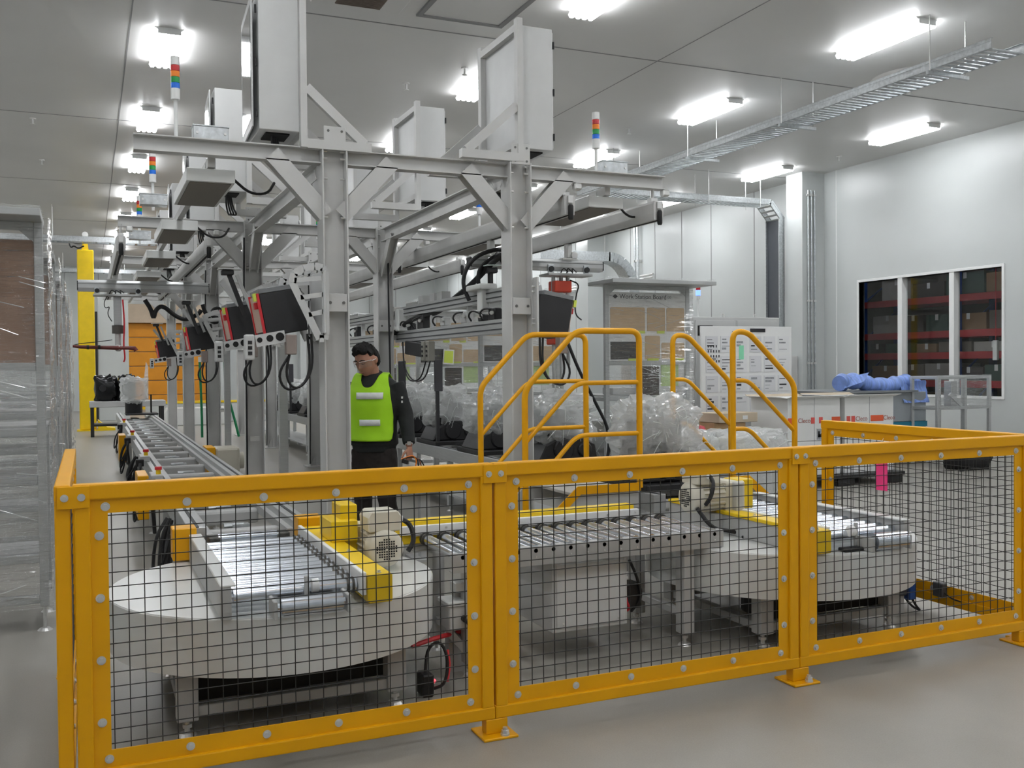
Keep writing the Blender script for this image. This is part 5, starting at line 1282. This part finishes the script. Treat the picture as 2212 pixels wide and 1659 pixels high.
# wrapped aluminium frame stand
t = thing('frame_stand', 'empty aluminium frame stand wrapped in film by the right wall', 'stand', (12.5, 11.2, 0))
for x in (11.95, 12.52, 13.05):
    for y in (11.0, 11.5): G().box(x-.025, x+.025, y-.025, y+.025, 0, 1.38).build('post', ALU, t, .003)
for z in (1.335, .86):
    for y in (11.0, 11.5): G().box(11.97, 13.03, y-.022, y+.022, z, z+.045).build('cross_rail', ALU, t, .003)
    for x in (11.95, 13.05): G().box(x-.022, x+.022, 11.02, 11.48, z, z+.045).build('side_rail', ALU, t, .003)
g = G(); g.bar((12.2, 11.0, 1.1), (12.45, 11.0, .92), .03, .05); g.build('diagonal_bracket', ALU, t)
G().box(12.35, 12.48, 11.1, 11.25, .9, 1.3).build('vertical_unit', ALU, t, .01)
sheet((11.93, 10.96, .88), (1.14, 0, 0), (0, 0, .52), 18, 14, .03, 9).build('wrap_film', WRP, t, 0, True)
t = thing('black_bag', 'black cloth sack on the floor below the frame stand', 'bag', (12.0, 10.5, 0))
crumple((12.0, 10.5, .18), (.62, .5, .44), 91, 22, 14, .2, .7).build('sack', mat('sack_black', (30, 30, 31), .8), t, 0, True); G().tube([(11.75, 10.3, .05), (11.66, 10.24, .02), (11.58, 10.26, .012)], .012, 6, 1).build('drawstring', BLK, t)
t = thing('switch_panel', 'grey wall switch box at the foot of the vertical cable tray', 'switch box', (13.6, 16.9, 1.0))
G().box(13.42, 13.64, 16.2, 16.5, 1.0, 1.75).build('box_body', CAB, t, .008); G().box(13.405, 13.42, 16.3, 16.36, 1.25, 1.5).build('handle', BLK, t)
# ================================================================== THE WORKER
SKN = mat('skin', (178, 130, 108), .55, 0, .05, 12, .03, 60)
HAR = mat('black_hair', (15, 13, 13), .75, 0, .25, 40, .5, 120, 0, (1, 1, .3))
JKT = mat('dark_jacket_cloth', (30, 33, 33), .85, 0, .1, 12, .25, 30)
TRS = mat('dark_trouser_cloth', (38, 33, 31), .85, 0, .1, 12, .25, 26)
VST = mat('lime_vest_mesh', (168, 226, 28), .7, 0, .06, 5, .25, 220)
RFL = mat('silver_reflective_tape', (232, 236, 237), .6, 0, .05, 30, .3, 30)
person = thing('person', 'worker in lime safety vest and dark clothes looking down behind the front left column', 'person', (0, 0, 0))
def V(*a): return Vector(a)
def limb(g, pts, rad, n=14, flat=1.0):
    """tapering limb through joints; extra rings for roundness"""
    P_ = [Vector(p) for p in pts]; q = []; rr = []
    for i in range(len(P_)-1):
        for k in range(6):
            f = k/6; q.append(P_[i].lerp(P_[i+1], f)); rr.append(rad[i]*(1-f)+rad[i+1]*f)
    q.append(P_[-1]); rr.append(rad[-1])
    # smooth the path once
    q = [q[0]]+[(a+b*2+c)/4 for a, b, c in zip(q, q[1:], q[2:])]+[q[-1]]
    return g.tube(q, rr, n)
def remesh(o, vox, sm=4):
    r = o.modifiers.new('remesh', 'REMESH'); r.mode = 'VOXEL'; r.voxel_size = vox; r.use_smooth_shade = True
    s_ = o.modifiers.new('smooth', 'SMOOTH'); s_.iterations = sm; s_.factor = .5
    return o
# torso cross sections: z, half width, half depth, y shift
TOR = [(.86, .165, .115, .0), (.95, .175, .12, .0), (1.05, .165, .11, .005), (1.15, .165, .108, .0), (1.28, .182, .118, -.005), (1.38, .192, .118, .0), (1.45, .178, .10, .01), (1.50, .13, .08, .015), (1.535, .075, .065, .015)]
def tor(z, k):
    for a, b in zip(TOR, TOR[1:]):
        if a[0] <= z <= b[0]: f = (z-a[0])/(b[0]-a[0]); return a[k]*(1-f)+b[k]*f
    return TOR[0][k] if z < TOR[0][0] else TOR[-1][k]
SHL, SHR = V(.185, .01, 1.455), V(-.185, .01, 1.455)
ELL, WRL = V(.272, .035, 1.185), V(.335, -.075, .945)
ELR, WRR = V(-.26, .03, 1.17), V(-.25, -.10, .93)
HIPS = (V(.095, .0, .93), V(-.095, .0, .93)); KN = (V(.125, -.045, .51), V(-.10, -.02, .51)); AN = (V(.14, .03, .09), V(-.115, .04, .09))
HM = Matrix.Translation(V(-.040, -.055, 1.652)) @ Euler((R(19), R(-3), R(-14))).to_matrix().to_4x4() @ Matrix.Scale(1.10, 4)   # head: bowed forward, turned to its right
# ---- body: head, neck, torso, arms, hands, legs and feet as one continuous surface
g = G()
st = len(g.v); n, m = 40, 34; vs = []
for i in range(m+1):
    el = -math.pi/2+math.pi*i/m
    for j in range(n):
        az = 2*math.pi*j/n
        d = V(math.sin(az)*math.cos(el), -math.cos(az)*math.cos(el), math.sin(el))
        x, y, z = d.x*.078, d.y*.098, d.z*.125
        front = max(0, -d.y)
        if z < 0: f = min(1, -z/.125); x *= 1-.30*f*f; y = y*(1-.10*f)-.012*f*front      # jaw narrows
        if d.y > 0 and z < -.02: y *= 1-.25*min(1, (-z-.02)/.08)
        y += .006*front*front                                                           # flatter face
        # brow, eye sockets, nose, lips, chin
        def bump(cx, cz, sx, sz, h): return h*math.exp(-((x-cx)/sx)**2-((z-cz)/sz)**2) if d.y < 0 else 0
        y -= bump(0, -.022, .011, .016, .024)+bump(0, .0, .008, .022, .010)+bump(0, .028, .045, .010, .006)
        y += bump(.031, .008, .016, .010, .009)+bump(-.031, .008, .016, .010, .009)
        y -= bump(0, -.058, .022, .005, .007)+bump(0, -.068, .020, .005, .006)+bump(0, -.096, .018, .012, .008)
        vs.append(V(x, y, z))
g._add(vs, [(i*n+j, i*n+(j+1) % n, (i+1)*n+(j+1) % n, (i+1)*n+j) for i in range(m) for j in range(n)])
for sx in (-1, 1):                                                                       # ears
    g.loft([((sx*.070, .008, -.032), .008, .008), ((sx*.078, .012, -.02), .010, .016), ((sx*.082, .016, .0), .010, .021), ((sx*.080, .018, .02), .009, .019), ((sx*.074, .016, .03), .006, .008)], 10)
g.xf(HM, st)
g.tube([V(0, .02, 1.44), V(-.003, .0, 1.53), V(-.008, -.03, 1.62)], [.066, .058, .056], 18)
g.loft([((0, t_[3], t_[0]), t_[1]*.93, t_[2]*.93) for t_ in TOR], 24)
for S_, E_, W_ in ((SHL, ELL, WRL), (SHR, ELR, WRR)): limb(g, [S_, E_, W_], [.056, .042, .028])
for H_, K_, A_ in zip(HIPS, KN, AN):
    limb(g, [H_, K_, A_], [.088, .056, .04]); g.tube([A_+V(0, .05, -.045), A_+V(0, -.05, -.05), A_+V(0, -.17, -.065)], [.035, .04, .028], 12)
def hand(g, W_, dr, sd, curl):
    """palm, four unequal curled fingers and a thumb leaving the side of the palm; dr = pointing direction, sd = thumb side (unit), curl axis from both"""
    dr = dr.normalized(); sd = (sd-dr*sd.dot(dr)).normalized(); nn = dr.cross(sd)      # nn: palm normal direction used for curling
    pb = W_+dr*.008
    g.loft([(pb, .028, .019, sd, nn), (pb+dr*.03, .036, .018, sd, nn), (pb+dr*.065, .042, .016, sd, nn), (pb+dr*.088, .040, .013, sd, nn)], 14)
    for k, (o, L) in enumerate(((.030, .068), (.0105, .076), (-.0105, .071), (-.030, .056))):
        p = pb+dr*.082+sd*o; a = 0; pts = [p-dr*.02, p]; v = dr
        for s_, frac in zip((1, 1.3, 1.2), (.42, .32, .26)):
            a = curl*s_*(1+.06*k); v = (Matrix.Rotation(a, 3, sd) @ v); p = p+v*L*frac; pts.append(p)
        g.tube(pts, [.0085, .0085, .008, .0076, .0062], 9, 1)
    p = pb+dr*.022+sd*.030; v1 = (dr*.62+sd*.62+nn*.30*(1 if curl > 0 else -1)*-1).normalized(); v2 = (dr*.92+sd*.22-nn*.35*(1 if curl > 0 else -1)).normalized()
    g.tube([p-sd*.015, p+v1*.03, p+v1*.038+v2*.026, p+v1*.038+v2*.05], [.012, .0105, .0095, .0075], 9, 1)
hand(g, WRL, V(.06, -.10, -.92), V(-.35, -.92, .1), -.55)
hand(g, WRR, V(.0, -.12, -.95), V(.35, -.92, .1), .4)
body = g.build('body', SKN, person); remesh(body, .0046, 3)
# ---- hair
g = G(); n, m = 48, 20; vs = []
for i in range(m+1):
    for j in range(n):
        az = 2*math.pi*j/n; fr = math.cos(az)               # fr 1 = front
        lo = (R(36)+R(9)*math.sin(az*5+1)*.4) if fr > .5 else (R(20) if fr > -.22 else R(-30))
        el = lo+(math.pi/2-lo)*(i/m)
        d = V(math.sin(az)*math.cos(el), -math.cos(az)*math.cos(el), math.sin(el))
        k = .62 if i == 0 else 1.0
        off = (.020+.014*NZ.noise(d*3)+.005*NZ.noise(d*11))*min(1, (i+.2)/2.5)*(1.15 if fr > 0 else 1)
        vs.append(V(d.x*(.078+off), d.y*(.100+off), d.z*(.122+off*1.15)))
g._add(vs, [(i*n+j, i*n+(j+1) % n, (i+1)*n+(j+1) % n, (i+1)*n+j) for i in range(m) for j in range(n)])
g.xf(HM); hr = g.build('hair', HAR, person, smooth=True)
sd = hr.modifiers.new('solidify', 'SOLIDIFY'); sd.thickness = .014; sd.offset = -1
g = G()
for sx in (-1, 1): g.tube([V(sx*.012, -.101, .030), V(sx*.03, -.099, .035), V(sx*.05, -.086, .028)], [.0035, .0045, .003], 6)
g.xf(HM); each(g, 'eyebrow', HAR, person)
g = G()
for sx in (-1, 1): g.tube([V(sx*.018, -.0945, .006), V(sx*.031, -.0955, .003), V(sx*.045, -.088, .006)], [.002, .0035, .002], 6)
g.xf(HM); each(g, 'eyelid', mat('lash_dark', (70, 48, 42), .6), person)
g = G(); g.tube([V(-.024, -.098, -.062), V(0, -.107, -.061), V(.024, -.098, -.062)], [.002, .0045, .002], 6); g.xf(HM); g.build('mouth', mat('lip', (150, 92, 84), .5), person)
# ---- safety glasses
GL = clear_mat('safety_lens', (.90, .92, .92), .03, .04, 0, 8, .10, 1.45); FRM = mat('clear_frame', (220, 206, 204), .25)
gp = None
for sx in (-1, 1):
    g = G(); vs = []
    for i in range(9):
        a = R(8)+R(58)*i/8
        for k in range(5): vs.append(V(sx*.088*math.sin(a), -.112*math.cos(a)-.002, -.022+.045*k/4))
    g._add(vs, [(i*5+k, i*5+k+1, (i+1)*5+k+1, (i+1)*5+k) for i in range(8) for k in range(4)])
    g.xf(HM); g.build('glasses_lens', GL, person, smooth=True)
    g = G(); g.tube([V(sx*.081, -.047, .012), V(sx*.086, .0, .010), V(sx*.083, .03, .0)], .004, 6); g.tube([V(sx*.012, -.113, .024), V(sx*.05, -.096, .024), V(sx*.081, -.045, .018)], .003, 6); g.xf(HM); g.build('glasses_frame', FRM, person)
# ---- jacket
g = G(); g.loft([((0, t_[3], t_[0]+.0), t_[1]*1.13+.012, t_[2]*1.16+.012) for t_ in TOR if t_[0] > .88], 28)
g.loft([((0, 0, .885), .185, .135), ((0, 0, .93), .19, .14), ((0, 0, 1.0), .185, .135)], 28)
g.tube([V(0, .02, 1.50), V(-.004, .005, 1.555)], [.088, .078], 22)                         # collar
for S_, E_, W_ in ((SHL, ELL, WRL), (SHR, ELR, WRR)): limb(g, [S_+V(0, 0, .005), E_, W_+(E_-W_)*.06], [.082, .068, .053], 18)
o = g.build('jacket', JKT, person); remesh(o, .009, 5)
tx = bpy.data.textures.new('cloth_folds', 'CLOUDS'); tx.noise_scale = .11
dm = o.modifiers.new('folds', 'DISPLACE'); dm.texture = tx; dm.strength = .012; dm.mid_level = .5; dm.texture_coords = 'LOCAL'
# cuff-opening collar ring and sleeve patch
g = G()
for z in (1.335, 1.30): g.box(.262, .272, -.055, -.02, z, z+.018)
each(g, 'sleeve_patch', PAP, person)
# ---- trousers and shoes
g = G(); g.loft([((0, 0, .76), .12, .11), ((0, 0, .84), .168, .122), ((0, 0, .93), .178, .128), ((0, 0, .99), .172, .122)], 26)
for H_, K_, A_ in zip(HIPS, KN, AN): limb(g, [H_+V(0, 0, -.02), K_, A_], [.104, .080, .066], 18)
o = g.build('trousers', TRS, person); remesh(o, .009, 4)
dm = o.modifiers.new('folds', 'DISPLACE'); dm.texture = tx; dm.strength = .03; dm.mid_level = .5; dm.texture_coords = 'LOCAL'
for A_ in AN:
    g = G(); c = V(A_.x, A_.y-.06, 0)
    g.loft([((c.x, c.y, .0), .048, .135), ((c.x, c.y, .03), .05, .138), ((c.x, c.y+.005, .06), .046, .125), ((c.x, c.y+.03, .09), .042, .09), ((c.x, c.y+.06, .12), .042, .055)], 22)
    g.build('shoe', BLK, person, smooth=True)
# ---- lime vest: front and back panels over the shoulders
def vest_panel(front):
    nu, nv = 26, 30; vs = []; g = G()
    for j in range(nv+1):
        for i in range(nu+1):
            a = -1+2*i/nu; top = 1.555-(.125 if front else .06)*max(0, 1-(abs(a)/.50)**2.6); zb = .985+.0*a
            if abs(a) > .78: zb += .075*(1-math.sqrt(max(0, 1-((abs(a)-.78)/.22)**2)))
            f = j/nv; z = zb+(top-zb)*f
            amax = 62 if z < 1.18 else 62-14*min(1, (z-1.18)/.2)
            th = R(a*amax); zz = min(z, 1.45)
            rx = tor(zz, 1)*1.13+.036; ry = tor(zz, 2)*1.16+.034
            x = rx*math.sin(th); y = ry*math.cos(th)
            if z > 1.43: k = min(1, (z-1.43)/.125); y *= math.sqrt(max(0, 1-k*k*.98)); x = x*(1-.16*k)
            w = .004*math.sin(a*7+z*9)+.006*NZ.noise(V(x*9, z*7, 3))
            if not front: x *= .86
            z2 = z-(.05*(abs(x)-.08) if z > 1.43 and abs(x) > .08 else 0)
            vs.append(V(x, tor(zz, 3)+(-1 if front else 1)*(y+w), z2))
    g._add(vs, [(j*(nu+1)+i, j*(nu+1)+i+1, (j+1)*(nu+1)+i+1, (j+1)*(nu+1)+i) for j in range(nv) for i in range(nu)])
    return g
ve = vest_panel(True).build('vest', VST, person, smooth=True); s_ = ve.modifiers.new('solidify', 'SOLIDIFY'); s_.thickness = .004
vb = vest_panel(False).build('vest_back', VST, person, smooth=True); s_ = vb.modifiers.new('solidify', 'SOLIDIFY'); s_.thickness = .004
def strip(z0, z1, a0, a1):
    g = G(); vs = []; n = 20
    for k in range(n+1):
        th = R(a0+(a1-a0)*k/n)
        for z in (z0, (z0+z1)/2, z1):
            rx = tor(z, 1)*1.13+.044; ry = tor(z, 2)*1.16+.046; x = rx*math.sin(th); y = ry*math.cos(th)+.004*math.sin(math.degrees(th)/66*7+z*9)
            vs.append(V(x, tor(z, 3)-y, z))
    g._add(vs, [(k*3+i, k*3+i+1, (k+1)*3+i+1, (k+1)*3+i) for k in range(n) for i in range(2)])
    o = g.build('reflective_strip', RFL, ve, smooth=True); s_ = o.modifiers.new('solidify', 'SOLIDIFY'); s_.thickness = .003
strip(1.335, 1.39, -20, 33); strip(1.115, 1.165, -16, 29)
# ---- watch on the left wrist
g = G(); dW = (WRL-ELL).normalized(); pw = WRL-dW*.022
g.tube([pw-dW*.013, pw+dW*.013], .0335, 18); g.cbox(pw+V(.012, -.033, .004), (.03, .012, .032), (10, 0, 20)); g.build('wristwatch', STL, person, smooth=True)
place(person, (2.195, 7.93, 0), -36)
# wires held in the left hand
rz = Matrix.Rotation(R(-36), 4, 'Z'); hp = rz @ (WRL+V(.01, -.05, -.105)) + V(2.195, 7.93, 0)
t = thing('wire_bundle', 'small bundle of orange and black wires held in the left hand of the worker', 'wires', hp)
for k, m_ in enumerate((AMB, CBL, mat('wire_brown', (150, 84, 50), .5), CBL)):
    dx = .012*k; G().tube([hp+V(-.06, .01, .0), hp+V(-.01+dx, 0, .02), hp+V(.04+dx, -.01, .03-dx), hp+V(.065+dx, -.01, -.01), hp+V(.06+dx*2, 0, -.06)], .005, 6, 2).build('wire', m_, t)
G().cbox(hp+V(-.03, .0, -.02), (.05, .03, .035), (0, 20, 0)).build('connector', BLK, t, .004)
t = thing('parts_bin', 'pale grey bin on the conveyor edge below the hand of the worker', 'bin', (2.55, 7.9, 0))
g = G(); x0, x1, y0, y1 = 2.42, 2.66, 7.55, 7.78
g.box(x0, x1, y0, y1, .60, .61); g.box(x0, x0+.01, y0, y1, .60, .70); g.box(x1-.01, x1, y0, y1, .60, .70); g.box(x0, x1, y0, y0+.01, .60, .70); g.box(x0, x1, y1-.01, y1, .60, .70); g.build('bin_shell', CAB, t)
G().box(2.40, 2.68, 7.53, 7.80, .56, .60).build('shelf', GRY, t, .005); G().box(2.5, 2.58, 7.62, 7.70, 0, .56).build('pedestal', GRY, t); G().box(2.42, 2.66, 7.52, 7.82, 0, .02).build('foot', GRY, t)
